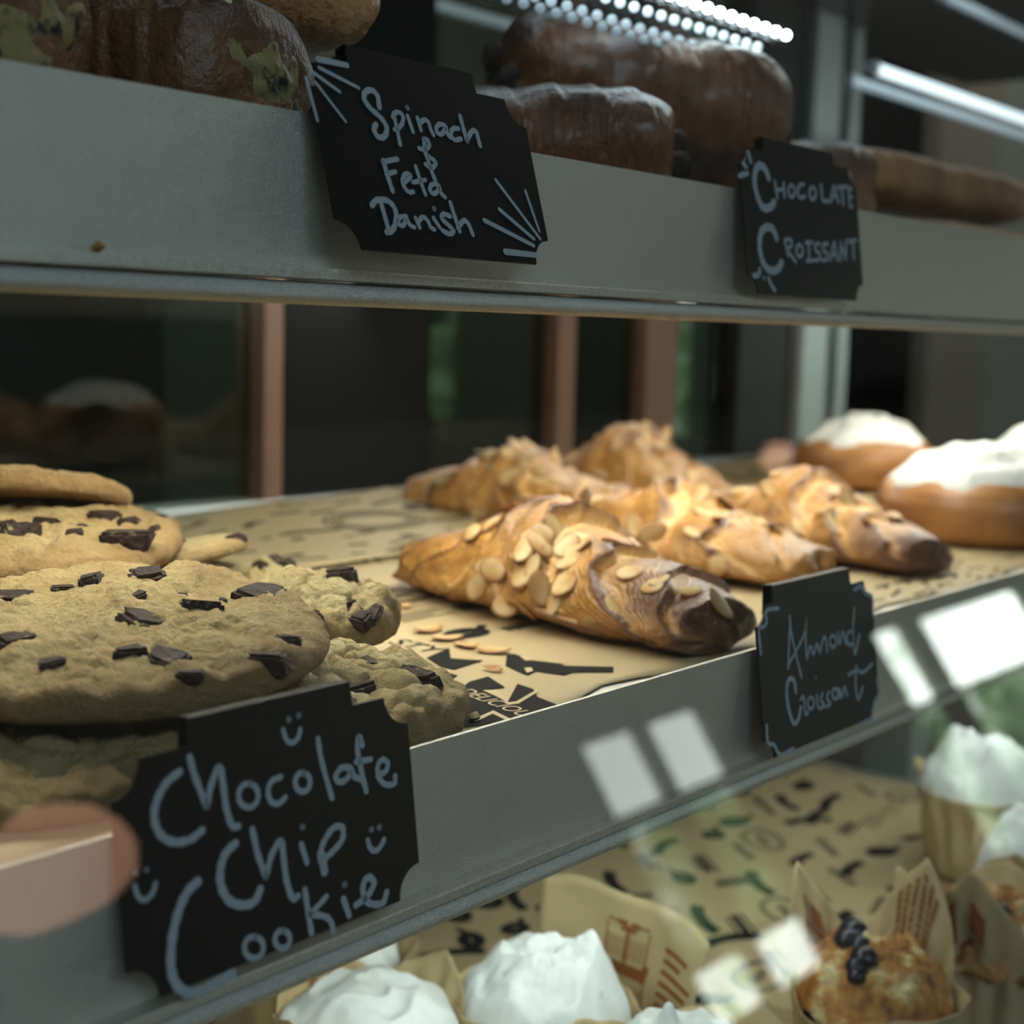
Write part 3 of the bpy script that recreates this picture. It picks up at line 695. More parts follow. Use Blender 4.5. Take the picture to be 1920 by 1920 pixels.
# ------------------------------------------------------------------ cookies
def cookie(label, c, R, h, tilt, az, seed, lump=1.0, crumb=0.0, mat='cookie', chips=10, chip_px=None, n=(64, 150), group='chocolate chip cookies in the left-hand pile', dome=.25, spin=0):
    """c: centre of the underside; tilt: lean (radians) of the upper face towards azimuth az"""
    q = Quaternion(V((-math.sin(az), math.cos(az), 0)), tilt)
    t = thing('cookie', label, 'cookie', c, group, q)
    sv = V((seed*3.1, seed*1.7, seed*.9)); nr, na = n
    def rimr(a):
        d = V((math.cos(a), math.sin(a), 0)); return R*(1+.045*noise.noise(d*1.3+sv)+.02*noise.noise(d*4+sv)+crumb*.03*noise.noise(d*9+sv))
    def top(x, y):
        r = min(1, math.hypot(x, y)/R); p = V((x, y, 0))
        z = h*(1-dome+dome*(1-r*r))
        z += lump*(.0012*abs(noise.noise(p*85+sv))*2+.0022*noise.noise(p*48+sv)+.0015*noise.noise(p*125+sv)+.0008*noise.noise(p*280+sv)+.0004*noise.noise(p*600+sv))
        d1 = noise.voronoi(p*95+sv+V((noise.noise(p*60+sv)*.8, noise.noise(p*60-sv)*.8, 0)))[0]
        z += crumb*(.0052*(.42-d1[0]**1.5))+crumb*.0013*noise.noise(p*190+sv)
        cr_ = d1[1]-d1[0]
        if cr_ < .14: z -= (.0007*lump+.0016*crumb)*(1-cr_/.14)
        return z
    vs, bk, fs = [], [], []
    prof = [(i/nr*.93, None) for i in range(1, nr+1)]
    side = [(.965, .93), (.985, .80), (1.0, .62), (1.0, .42), (.985, .22), (.955, .06), (.90, 0), (.6, .0), (.3, 0)]
    vs.append(V((0, 0, top(0, 0)))); bk.append(.05)
    rings = prof+side
    for (r, s) in rings:
        for j in range(na):
            a = 2*PI*j/na; rr_ = rimr(a)*r; x, y = rr_*math.cos(a), rr_*math.sin(a)
            if s is None:
                z = top(x, y); edge = smooth01((r-.84)/.09); z = z-edge*h*.10; bk.append(.8*smooth01((r-.62)/.35)*(.6+.6*noise.noise(V((x, y, 0))*60+sv)))
            else:
                zt = top(x*.93/max(r, .93), y*.93/max(r, .93))-h*.10; z = max(0, zt*s)
                p = V((x, y, z)); k = 1+.02*lump*noise.noise(p*120+sv)+crumb*.03*noise.noise(p*160+sv)
                x *= k; y *= k; bk.append(.85 if r > .9 else 1.0)
            vs.append(V((x, y, z)))
    for j in range(na): fs.append((0, 1+j, 1+(j+1) % na))
    m_ = len(rings)
    for i in range(m_-1):
        for j in range(na): fs.append((1+i*na+j, 1+(i+1)*na+j, 1+(i+1)*na+(j+1) % na, 1+i*na+(j+1) % na))
    b = len(vs); vs.append(V((0, 0, 0))); bk.append(1)
    for j in range(na): fs.append((1+(m_-1)*na+j, b, 1+(m_-1)*na+(j+1) % na))
    o = mesh('dough', vs, fs, MT[mat], t); attr(o, 'bake', bk)
    rr = random.Random(seed); pts = []
    if chip_px:
        Mi = (Matrix.Translation(c) @ q.to_matrix().to_4x4()).inverted(); o_ = Mi @ V((0, 0, 0))
        for (px, py, s) in chip_px:
            d = Mi.to_3x3() @ ray(px, py); k = (h*.95-o_.z)/d.z; P = o_+d*k
            if math.hypot(P.x, P.y) < R*.96: pts.append((P.x, P.y, s))
    for i in range(chips):
        a = rr.uniform(0, 2*PI); r = R*.93*math.sqrt(rr.random()); pts.append((r*math.cos(a), r*math.sin(a), rr.uniform(.0028, .0062)))
    for x, y, s in pts:
        bm = bmesh.new()
        for k in range(8):
            bm.verts.new(V(((k & 1)*2-1+rr.uniform(-.35, .35), (k >> 1 & 1)*2-1+rr.uniform(-.45, .45), (k >> 2)*2-1+rr.uniform(-.4, .4)))*.72)
        bmesh.ops.convex_hull(bm, input=bm.verts[:]); bmesh.ops.delete(bm, geom=[v for v in bm.verts if not v.link_faces], context='VERTS')
        s *= 1.22; sc_ = (s*rr.uniform(.9, 1.3), s*rr.uniform(.6, .9), s*rr.uniform(.42, .6))
        R3 = Matrix.Rotation(rr.uniform(0, 6.28), 4, 'Z') @ Matrix.Rotation(rr.uniform(-.35, .35), 4, 'X')
        bmesh.ops.transform(bm, matrix=Matrix.Translation((x, y, top(x, y)-s*.16-h*.10*smooth01((math.hypot(x, y)/R-.84)/.09))) @ R3 @ Matrix.Diagonal((*sc_, 1)), verts=bm.verts)
        bmesh.ops.bevel(bm, geom=bm.edges[:], offset=s*.13, segments=2, affect='EDGES')
        bmobj('chocolate_chunk', bm, MT['choc'], t)
    return t
CAZ = math.radians(-130)   # azimuth from the pile back towards the camera
c1 = V((.222, .325, -.0885))
cookie('largest chocolate chip cookie in front, leaning on the stack above its sign', c1, .0565, .0135, math.radians(6), CAZ, 11, 1.15, 0, 'cookie', 0,
  [(268,1082,.0065),(490,1108,.0062),(375,1143,.0058),(268,1168,.0072),(535,1186,.0040),(505,1212,.0050),(245,1222,.0042),(318,1228,.0046),(435,1240,.0038),(30,1195,.0060),(25,1122,.0060),(470,1232,.0026),(255,1128,.0030),(600,1165,.0035),(100,1232,.003),(170,1094,.005),(360,1250,.0035),(340,1118,.002),(545,1200,.002),(590,1195,.003),(420,1120,.002),(120,1105,.003)], (96, 240))
cookie('chocolate chip cookie second from top with a big chunk at its rim', at_d(30, 1040, .50), .0575, .0125, math.radians(3), CAZ, 23, 1.2, 0, 'cookie', 0,
  [(235,1010,.0068),(150,985,.004),(35,1003,.006),(90,990,.004),(195,968,.005),(245,972,.004),(290,985,.003),(10,990,.004),(140,1010,.003)], (72, 180))
cookie('topmost cookie of the pile, tipped up to show its underside', at_d(15, 952, .549), .0450, .0115, math.radians(-15), CAZ, 31, .7, 0, 'cookie', 6, None, (48, 120))
cookie('thin cookie poking out tilted behind the second cookie', at_d(330, 1056, .53), .028, .0070, math.radians(13), math.radians(125), 37, .5, 0, 'cookie2', 2, None, (48, 120))
cookie('cookie mostly hidden behind the pile, its rim just showing', at_d(225, 1010, .62), .026, .010, 0, 0, 41, 1, 0, 'cookie', 3, None, (36, 90))
cookie('pale lumpy cookie behind the right rim of the largest cookie', at_z(490, 1142, ZM+.002), .025, .017, math.radians(4), CAZ, 47, 1.3, .5, 'cookie2', 4, [(572,1100,.006),(545,1085,.004),(530,1062,.005),(490,1070,.003)], (48, 120), dome=.55)
cookie('thick pale cookie broken open beside the largest cookie', V((.309, .338, -.0965)), .025, .0165, math.radians(6), CAZ, 53, 1.2, .8, 'cookie2', 5, [(610,1150,.005),(650,1148,.003),(680,1160,.003),(640,1180,.003),(600,1135,.006)], (56, 140), dome=.3)
cookie('craggy crumbly cookie lying on the paper right of the sign', V((.267, .2985, ZM+.0006)), .0455, .0175, math.radians(2), CAZ, 59, .8, 1.0, 'cookie2', 0,
  [(788,1262,.0062),(800,1250,.0045),(808,1330,.0045),(660,1275,.0065),(690,1240,.004),(640,1300,.006),(820,1258,.003),(760,1345,.002),(700,1260,.0025)], (84, 220))
cookie('shadowed cookie under the largest cookie, middle of the stack', V((.205, .350, -.1002)), .046, .0095, math.radians(0), CAZ, 61, 1.2, .3, 'cookie', 6, None, (56, 140))
cookie('lowest shadowed cookie at the left behind the chip cookie sign', V((.190, .318, ZM+.0006)), .051, .0112, 0, 0, 67, 1.2, .3, 'cookie', 6, None, (56, 140))
cookie('cookie lying flat inside the pile below the tilted thin one', V((.275, .45, -.0945)), .050, .013, 0, 0, 71, 1, .2, 'cookie', 5, None, (48, 120))

# ------------------------------------------------------------------ almond croissants
def almond_mesh(a, b, th, bend, name='almond_slice'):
    n, k = 22, 5; vs, fs, bk = [], [], []
    for sgn in (1, -1):
        vs.append(V((0, 0, sgn*th/2))); bk.append(0)
        for i in range(1, k+1):
            r = i/k
            for j in range(n):
                an = 2*PI*j/n; x, y = a*r*math.cos(an)*(1+.12*math.cos(an)), b*r*math.sin(an)
                vs.append(V((x, y, sgn*th/2*(1-r**4*.9)+bend*(x*x)/(a*a)))); bk.append(max(0, (r-.72)/.28)**1.5)
    half = 1+k*n
    for s in (0, 1):
        o = s*half
        for j in range(n):
            f = (o, o+1+j, o+1+(j+1) % n); fs.append(f if s == 0 else f[::-1])
            for i in range(k-1):
                f = (o+1+i*n+j, o+1+(i+1)*n+j, o+1+(i+1)*n+(j+1) % n, o+1+i*n+(j+1) % n); fs.append(f if s == 0 else f[::-1])
    for j in range(n):
        p = 1+(k-1)*n; fs.append((p+j, half+p+j, half+p+(j+1) % n, p+(j+1) % n))
    me = bpy.data.meshes.new(name); me.from_pydata([tuple(v) for v in vs], [], fs); me.update()
    me.materials.append(MT['almond']); me.polygons.foreach_set('use_smooth', [True]*len(me.polygons))
    a_ = me.attributes.new('bake', 'FLOAT', 'POINT'); a_.data.foreach_set('value', bk); return me
ALM = [almond_mesh(.0075, .0056, .0011, .0006), almond_mesh(.0066, .0042, .0010, .0009), almond_mesh(.0058, .0050, .0009, -.0004), almond_mesh(.0048, .0028, .0009, .0003)]
def croissant(label, pL, pR, w, h, seed, peak=.5, bow=0.0, alms=18, alm_px=(), nseg=6, n=(150, 96), blunt=.42, mat='croissant', z=ZM, hump=1.0, group='almond croissants on the middle shelf', slant=.75, dark=0):
    pL, pR = V(pL), V(pR); d = pR-pL; L = d.length; ang = math.atan2(d.y, d.x)
    t = thing('almond_croissant', label, 'croissant', ((pL.x+pR.x)/2, (pL.y+pR.y)/2, z+.0006), group, Quaternion((0, 0, 1), ang))
    sv = V((seed*2.3, seed*1.1, seed*.7)); nt, nf = n; vs, fs, bk, lay = [], [], [], []
    def env(s):            # s in -1..1 along the length
        k = s-(peak*2-1)*(1-abs(s)); return max(0.0, 1-abs(k)**1.75)
    for i in range(nt+1):
        s = -1+2*i/nt; e = env(s)
        for j in range(nf):
            f = 2*PI*j/nf; cf, sf = math.cos(f), math.sin(f)
            side = math.copysign(1, s)
            u = abs(s)*nseg+slant*sf+.22*cf*side+.55*noise.noise(V((s*2.2, f*.8, seed)))+.16*noise.noise(V((s*7, f*3, seed)))
            fru = u-math.floor(u); lay.append(u)
            endk = smooth01((1-abs(s))/.045)
            base = (blunt+(1-blunt)*e**.8)
            wv = .35+1.1*max(0, min(1, .5+1.2*noise.noise(V((math.floor(u)*3.7+side, f*.9, seed*2)))))
            step = (fru**1.3-.45)*.20*wv*(.45+.55*max(0, sf+.3))
            rr_ = base*(1+step)*(.42+.58*endk)
            p = V((s*L/2, cf*w/2*base, sf*h/2*base))
            rr_ *= 1+.12*noise.noise(p*24+sv)+.06*noise.noise(p*60+sv)+.03*noise.noise(p*150+sv)+.014*noise.noise(p*330+sv)
            up = (1+.50*hump*math.exp(-((s-(peak*2-1))/.26)**2)) if sf > 0 else .55
            y = cf*w/2*rr_; zz = sf*h/2*rr_*up
            zc = h/2*base*.55
            zz = max(zz+zc, .0002*noise.noise(p*40))
            x = s*L/2+.006*noise.noise(V((f*1.3, s*3, 1))+sv)*(abs(s))
            y += bow*(1-s*s)
            vs.append(V((x, y, zz)))
            edge = math.exp(-((fru-.97)/.06)**2); pale = math.exp(-((fru-.10)/.13)**2)
            bk.append(min(1, max(0, +.20+.50*edge*wv+.10*max(0, sf)-.26*pale*wv+.30*smooth01((s*dark-.25)/.5)+.30*noise.noise(p*20+sv)+.16*noise.noise(p*55+sv)+.25*abs(s)**4)))
    for i in range(nt):
        for j in range(nf): fs.append((i*nf+j, i*nf+(j+1) % nf, (i+1)*nf+(j+1) % nf, (i+1)*nf+j))
    fs.append(tuple(range(nf))[::-1]); fs.append(tuple(range(nt*nf, nt*nf+nf)))
    o = mesh('crust', vs, fs, MT[mat], t); attr(o, 'bake', bk); attr(o, 'lay', lay)
    bv = BVHTree.FromPolygons([tuple(v) for v in vs], fs); rr = random.Random(seed)
    Mw = Matrix.Translation(t.location) @ Quaternion((0, 0, 1), ang).to_matrix().to_4x4(); Mi = Mw.inverted()
    hits = []
    for (px, py, k) in alm_px:
        h_ = bv.ray_cast(Mi @ V((0, 0, 0)), Mi.to_3x3() @ ray(px, py))
        if h_[0]: hits.append((h_[0], h_[1], k))
    for i in range(alms):
        x = rr.gauss((peak-.5)*L, L*.20); y = rr.uniform(-w*.45, w*.45)
        h_ = bv.ray_cast(V((x, y, .2)), V((0, 0, -1)))
        if h_[0]: hits.append((h_[0], h_[1], rr.randrange(4)))
    for P, N, k in hits:
        a = bpy.data.objects.new('almond_slice', ALM[k]); COL.objects.link(a); a.parent = t
        nn = (N+V((rr.uniform(-.22, .22), rr.uniform(-.22, .22), rr.uniform(-.1, .2)))).normalized()
        a.rotation_mode = 'QUATERNION'; a.rotation_quaternion = nn.to_track_quat('Z', 'Y') @ Quaternion((0, 0, 1), rr.uniform(0, 6.28))
        a.location = P+nn*.0005; a.scale = (rr.uniform(.85, 1.15),)*3
    return t
croissant('nearest almond croissant, thickly covered with sliced almonds', (.458, .434), (.429, .263), .074, .0405, 5, .46, .004, 24,
  [(1058,1097,0),(1010,1100,1),(985,1140,1),(950,1135,2),(895,1100,1),(888,1138,3),(1070,1205,0),(1108,1172,2),(1038,992,0),(1015,1005,2),(1085,1012,1),(1060,1030,1),(1010,1020,2),(975,1045,3),(925,1068,1),(905,1062,3),(1025,1040,3),(1180,1075,2),(1010,1215,1),(1240,1090,3),(1290,1110,3),(1345,1130,1),(940,1165,3),(1000,1060,3),(985,1075,2),(1060,1060,3),(1040,1130,3)], 3.2, (240, 140), .56, hump=1.25, dark=1)
croissant('almond croissant just behind the nearest one, left of the almond sign', (.605, .478), (.573, .302), .074, .0400, 9, .5, -.004, 26, [(1345,1060,2),(1220,1000,0),(1300,1000,3),(1190,990,1)], 3.1, blunt=.55)
croissant('almond croissant behind the almond sign, nearest the iced buns', (.700, .452), (.655, .285), .068, .0395, 13, .5, 0, 22, [(1540,1040,0),(1500,990,2)], 3.3, blunt=.52, dark=.8)
croissant('almond croissant at the left of the rear row', (.648, .622), (.668, .462), .076, .0420, 17, .45, 0, 28, [(900,960,1),(970,940,2)], 2.9, blunt=.6)
croissant('almond croissant standing highest at the back of the rear row', (.800, .640), (.790, .490), .075, .0460, 21, .5, 0, 28, [], 3, hump=1.25, blunt=.5)

# ------------------------------------------------------------------ iced buns
def bun(label, c, R, H, seed, group='iced cinnamon buns'):
    t = thing('iced_bun', label, 'bun', c, group); sv = V((seed, seed*2, 0)); na = 96
    prof = [(.0, .0), (.6, 0), (.86, .01), (.96, .12), (1, .32), (.985, .52), (.93, .70), (.82, .82), (.5, .90), (0, .92)]
    P = []
    for i in range(len(prof)-1):
        for k in range(4):
            u = k/4; P.append((prof[i][0]*(1-u)+prof[i+1][0]*u, prof[i][1]*(1-u)+prof[i+1][1]*u))
    P.append(prof[-1]); vs, fs, bk = [], [], []
    for (r, z) in P:
        for j in range(na):
            a = 2*PI*j/na; d = V((math.cos(a), math.sin(a), z*1.5)); k = 1+.03*noise.noise(d*1.2+sv)
            vs.append(V((R*r*k*math.cos(a), R*r*k*math.sin(a), H*z*(1+.04*noise.noise(d*1.5+sv))))); bk.append(.28+.35*(1-abs(z-.4)*1.8)+.3*noise.noise(d*2.5+sv))
    for i in range(len(P)-1):
        for j in range(na): fs.append((i*na+j, i*na+(j+1) % na, (i+1)*na+(j+1) % na, (i+1)*na+j))
    o = mesh('bun', vs, fs, MT['bun'], t); attr(o, 'bake', bk)
    vs, fs = [], []; nr = 26
    for i in range(nr+4):
        for j in range(na):
            a = 2*PI*j/na; d = V((math.cos(a), math.sin(a), 0)); ext = .90+.07*noise.noise(d*2.2+sv)+.03*noise.noise(d*6+sv)
            if i < nr:
                r = i/(nr-1); x = R*ext*r; p = V((x*math.cos(a), x*math.sin(a), 0))
                z = H*(.66+.62*(1-r**2.2)**.8)+.0022*noise.noise(p*60+sv)+.0012*noise.noise(p*150+sv)*(1-r*.4)+.0012*math.sin(r*16+2*a)
            else: x = R*ext*(1-.06*(i-nr+1)); z = H*(.66-.02*(i-nr+1))
            vs.append(V((x*math.cos(a), x*math.sin(a), z)))
    for i in range(nr+3):
        for j in range(na): fs.append((i*na+j, i*na+(j+1) % na, (i+1)*na+(j+1) % na, (i+1)*na+j))
    mesh('icing', vs, fs, MT['icing'], t)
bun('nearest iced bun with cinnamon-dusted white icing', at_z(1838, 1005, ZM+.001), .061, .042, 3)
bun('iced bun farthest left, next to the chrome post', at_z(1618, 908, ZM+.003), .054, .042, 8)
bun('iced bun at the right edge behind the nearest one', at_z(1985, 935, ZM+.006), .054, .044, 12)

# ------------------------------------------------------------------ upper shelf
def roll(name, label, cat, pa, pb, w, h, seed, mat, fill=None, group=None, z=None, flat=2.6, n=(90, 72), ridge=.05, seg=5, ends=.12, batons=0, slope=0):
    """a rolled pastry lying from pa to pb; superelliptic section"""
    pa, pb = V(pa), V(pb); d = pb-pa; L = d.length; q = d.to_track_quat('X', 'Z')
    t = thing(name, label, cat, (pa+pb)/2, group, q); sv = V((seed*1.9, seed*.7, seed)); nt, nf = n; vs, fs, bk = [], [], []
    for i in range(nt+1):
        s = -1+2*i/nt; ek = (1-abs(s)**8)**.5*(1-ends)+ends*0 if False else (1-abs(s)**6)**.5*.55+.45
        for j in range(nf):
            f = 2*PI*j/nf; cf, sf = math.cos(f), math.sin(f)
            e = 2/flat; cx = math.copysign(abs(cf)**e, cf); sz = math.copysign(abs(sf)**e, sf)
            u = (s+1)*seg+.5*cf; fu = u-math.floor(u); p = V((s*L/2, cx*w/2, sz*h/2))
            k = ek*(1+ridge*(fu-.5)+.10*noise.noise(p*22+sv)+.05*noise.noise(p*45+sv)+.03*noise.noise(p*90+sv)+.012*noise.noise(p*220+sv))
            vs.append(V((s*L/2+.004*noise.noise(V((f, s, 2))+sv), cx*w/2*k, max(.0002, sz*h/2*k+h/2))))
            bk.append(min(1, max(0, .35+.35*sf+.3*noise.noise(p*25+sv))))
    for i in range(nt):
        for j in range(nf): fs.append((i*nf+j, i*nf+(j+1) % nf, (i+1)*nf+(j+1) % nf, (i+1)*nf+j))
    fs.append(tuple(range(nf))[::-1]); fs.append(tuple(range(nt*nf, nt*nf+nf)))
    o = mesh('crust', vs, fs, MT[mat], t); attr(o, 'bake', bk); o['_'] = 1; del o['_']
    if fill:
        for sgn in fill:
            vs, fs = [], []; nr, na = 8, 36; x0 = sgn*(L/2)
            for i in range(nr+1):
                for j in range(na):
                    r = i/nr; a = 2*PI*j/na; y, zz = r*w*.27*math.cos(a)*(1+.25*math.sin(a*2+seed)), r*h*.30*math.sin(a)*(1+.2*math.cos(a*3+seed))
                    bump = sgn*(.0010*(1-r**3)+.0018*noise.noise(V((y, zz, 0))*180+sv))
                    vs.append(V((x0+bump-sgn*.002*(r**3), y, zz+h*.48)))
            for i in range(nr):
                for j in range(na): fs.append((i*na+j, i*na+(j+1) % na, (i+1)*na+(j+1) % na, (i+1)*na+j))
            mesh('filling', vs, fs, MT['spinach'], t)
    for sgn in ((1, -1) if batons == 2 else ((batons,) if batons else ())):
        for yy, zz in ((-w*.13, h*.36), (w*.16, h*.60)):
            bm = bmesh.new(); bmesh.ops.create_cone(bm, cap_ends=True, segments=20, radius1=h*.13, radius2=h*.13, depth=.024,
                matrix=Matrix.Translation((sgn*(L/2-.007), yy, zz)) @ Matrix.Rotation(PI/2, 4, 'Y'))
            bmesh.ops.bevel(bm, geom=[e for e in bm.edges if len(e.link_faces) == 2 and e.calc_face_angle(0) > 1], offset=.0015, segments=3, affect='EDGES')
            bmobj('chocolate_baton', bm, MT['choc'], t, True)
    return t, o
def seeds(t, o, n, seed, mat='seed', nm='sesame_seed', s=.0016, rng=None):
    bv = BVHTree.FromPolygons([tuple(v.co) for v in o.data.vertices], [tuple(p.vertices) for p in o.data.polygons]); rr = random.Random(seed)
    bm = bmesh.new(); bmesh.ops.create_icosphere(bm, subdivisions=2, radius=1)
    for v in bm.verts: v.co = V((v.co.x*s*(1.1+.3*v.co.x), v.co.y*s*.62, v.co.z*s*.38))
    me = bpy.data.meshes.new(nm); bm.to_mesh(me); bm.free(); me.materials.append(MT[mat]); me.polygons.foreach_set('use_smooth', [True]*len(me.polygons))
    L = o.dimensions.x or .1
    xs = [v.co.x for v in o.data.vertices]; ys = [v.co.y for v in o.data.vertices]
    for i in range(n):
        h_ = bv.ray_cast(V((rr.uniform(min(xs), max(xs))*.93, rr.uniform(min(ys)*.75, max(ys)*.5), .3)), V((0, 0, -1)))
        if not h_[0]: continue
        a = bpy.data.objects.new(nm, me); COL.objects.link(a); a.parent = t
        a.rotation_mode = 'QUATERNION'; a.rotation_quaternion = h_[1].to_track_quat('Z', 'Y') @ Quaternion((0, 0, 1), rr.uniform(0, 6.28)); a.location = h_[0]+h_[1]*s*.15
G1 = 'spinach and feta danishes'
t, o = roll('spinach_danish', 'brown spinach danish by the rail, green filling at its cut end beside the spinach sign', 'danish', (.232, .425, ZU), (.262, .308, ZU), .064, .042, 3, 'danish', (1,), G1, flat=3.2)
seeds(t, o, 22, 4); seeds(t, o, 14, 5, 'leaf', 'spinach_fleck', .0013)
t, o = roll('spinach_danish', 'spinach danish at the far left with its filled end facing out', 'danish', (.160, .420, ZU), (.190, .304, ZU), .058, .042, 6, 'danish', (1,), G1, flat=3.0)
seeds(t, o, 8, 7)
t, o = roll('spinach_danish', 'paler spinach danish stacked on top of the other two', 'danish', (.215, .388, ZU+.041), (.332, .352, ZU+.0365), .058, .034, 9, 'flaky', (1,), G1, flat=2.8)
seeds(t, o, 22, 10); seeds(t, o, 26, 11, 'leaf', 'spinach_fleck', .0024)
G2 = 'glazed chocolate croissants'
roll('chocolate_croissant', 'glossy chocolate croissant lying along the rail between the two upper signs', 'croissant', (.400, .392, ZU), (.466, .316, ZU), .066, .044, 15, 'chocroll', None, G2, flat=2.15, seg=3, ridge=.05, batons=1)
roll('chocolate_croissant', 'dark chocolate croissant resting on top, under the light dots', 'croissant', (.474, .412, ZU+.036), (.590, .352, ZU+.024), .068, .056, 18, 'chocroll', None, G2, flat=2.1, seg=3, ridge=.05, batons=2)
roll('chocolate_croissant', 'chocolate croissant half hidden behind the chocolate croissant sign', 'croissant', (.612, .425, ZU), (.668, .335, ZU), .066, .050, 21, 'chocroll', None, G2, flat=2.1, seg=3, ridge=.05)
G3 = 'flaky pastries at the right end of the upper shelf'
roll('flaky_pastry', 'pale flaky pastry on top at the right end of the upper shelf', 'pastry', (.722, .400, ZU+.029), (.95, .385, ZU+.029), .075, .032, 24, 'flaky', None, G3, flat=2.6, seg=6, ridge=.12)
roll('flaky_pastry', 'flaky pastry below it, half hidden by the rail', 'pastry', (.735, .375, ZU), (.96, .360, ZU), .07, .022, 27, 'flaky', None, G3, flat=2.8, seg=6, ridge=.10)

# ------------------------------------------------------------------ cupcakes and muffins
def wrapper(t, R0, R1, H, HP, seed, ph=0.0, flare=.35, pics=()):
    nu, nv = 144, 26
    def pos(a, v, off=0.0):
        k_ = int(round((a-ph)/(PI/2))); pk = max(0, 1-abs((a-ph)-k_*PI/2)/(PI/4))**.85
        top = H+HP[k_ % 4]*pk; z = v*top
        r = R0+(R1-R0)*min(1, v*1.05)**.8+flare*R1*max(0, v-.55)**1.5*(.4+pk)
        r += .0016*math.sin(a*16+seed)*min(1, v*2)*(1 if v < .8 else (1-v)*5)
        r += .003*noise.noise(V((math.cos(a)*2, math.sin(a)*2, v*2+seed)))
        return V(((r+off)*math.cos(a), (r+off)*math.sin(a), z+.002*noise.noise(V((a*3, v, seed)))*v))
    vs, fs = [], []
    for i in range(nv+1):
        for j in range(nu): vs.append(pos(2*PI*j/nu, i/nv))
    for i in range(nv):
        for j in range(nu): fs.append((i*nu+j, i*nu+(j+1) % nu, (i+1)*nu+(j+1) % nu, (i+1)*nu+j))
    fs.append(tuple(range(nu))[::-1])
    o = mesh('wrapper', vs, fs, MT['cup'], t); md = o.modifiers.new('solid', 'SOLIDIFY'); md.thickness = .00035; md.offset = 0
    for k, (a0, a1, v0, v1, kind, side) in enumerate(pics):
        vv, ff = [], []; rr = random.Random(seed+k)
        def quad(u0, u1, w0, w1):
            b = len(vv); off = .0008*side; m_ = 4
            for wv in (w0, w1):
                for i in range(m_+1): vv.append(pos(a0+(a1-a0)*(u0+(u1-u0)*i/m_), v0+(v1-v0)*wv, off))
            for i in range(m_): ff.append((b+i, b+i+1, b+m_+1+i+1, b+m_+1+i))
        if kind == 'lines':
            for i in range(8): quad(.05, rr.uniform(.6, .95), i/8+.02, i/8+.07)
        elif kind == 'cols':
            for i in range(6):
                for j in range(9): quad(i/6+.02, i/6+.10, j/9, j/9+rr.uniform(.05, .1))
        elif kind == 'cake':
            quad(.02, .98, .42, .55); quad(.04, .96, .0, .05); quad(.10, .90, .55, .60)
            for i in range(8): quad(.06+i*.11, .12+i*.11, .10+.03*(i % 2), .17+.03*(i % 2)); quad(.08+i*.11, .11+i*.11, .24, .34)
            quad(.46, .54, .58, 1.0); quad(.36, .64, .84, .90); quad(.3, .45, .92, 1.02); quad(.55, .7, .92, 1.02)
            for i in range(9): quad(.13+i*.085, .15+i*.085, .60, .74)
            quad(.10, .13, .6, .95); quad(.87, .90, .6, .95); quad(.04, .07, .05, .42); quad(.93, .96, .05, .42)
        elif kind == 'block': quad(0, 1, .0, .25); quad(.1, .35, .35, 1); quad(.5, .62, .3, 1); quad(.75, .9, .35, .8)
        merge(o, vv, ff, MT['ink2'])
    return pos
def frosting(t, R, H, zb, seed, sw=2.0, pk=None):
    vs, fs = [], []; nr, na = 60, 150; sv = V((seed, seed*.3, 0))
    for i in range(nr+1):
        for j in range(na):
            r = i/nr; a = 2*PI*j/na; d = V((r*math.cos(a), r*math.sin(a), 0))
            z = H*(1-r**3)**.7
            z += H*.10*(1-abs(math.sin(.5*sw*a+7*r+1.8*noise.noise(d*1.8+sv))))*min(1, 4*r)+H*.22*noise.noise(d*1.9+sv)+H*.07*noise.noise(d*5+sv)+H*.02*noise.noise(d*14+sv)
            for (x, y, hh, ww) in (pk or ()): z += hh*math.exp(-((d.x-x)**2+(d.y-y)**2)/ww)
            k = 1+.06*noise.noise(V((math.cos(a), math.sin(a), 0))*2+sv)+.02*noise.noise(V((math.cos(a), math.sin(a), 0))*8+sv)
            vs.append(V((R*d.x*k, R*d.y*k, zb+max(z, 0 if i < nr else -.006))))
    for i in range(nr):
        for j in range(na): fs.append((i*na+j, i*na+(j+1) % na, (i+1)*na+(j+1) % na, (i+1)*na+j))
    return mesh('frosting', vs, fs, MT['frost'], t)
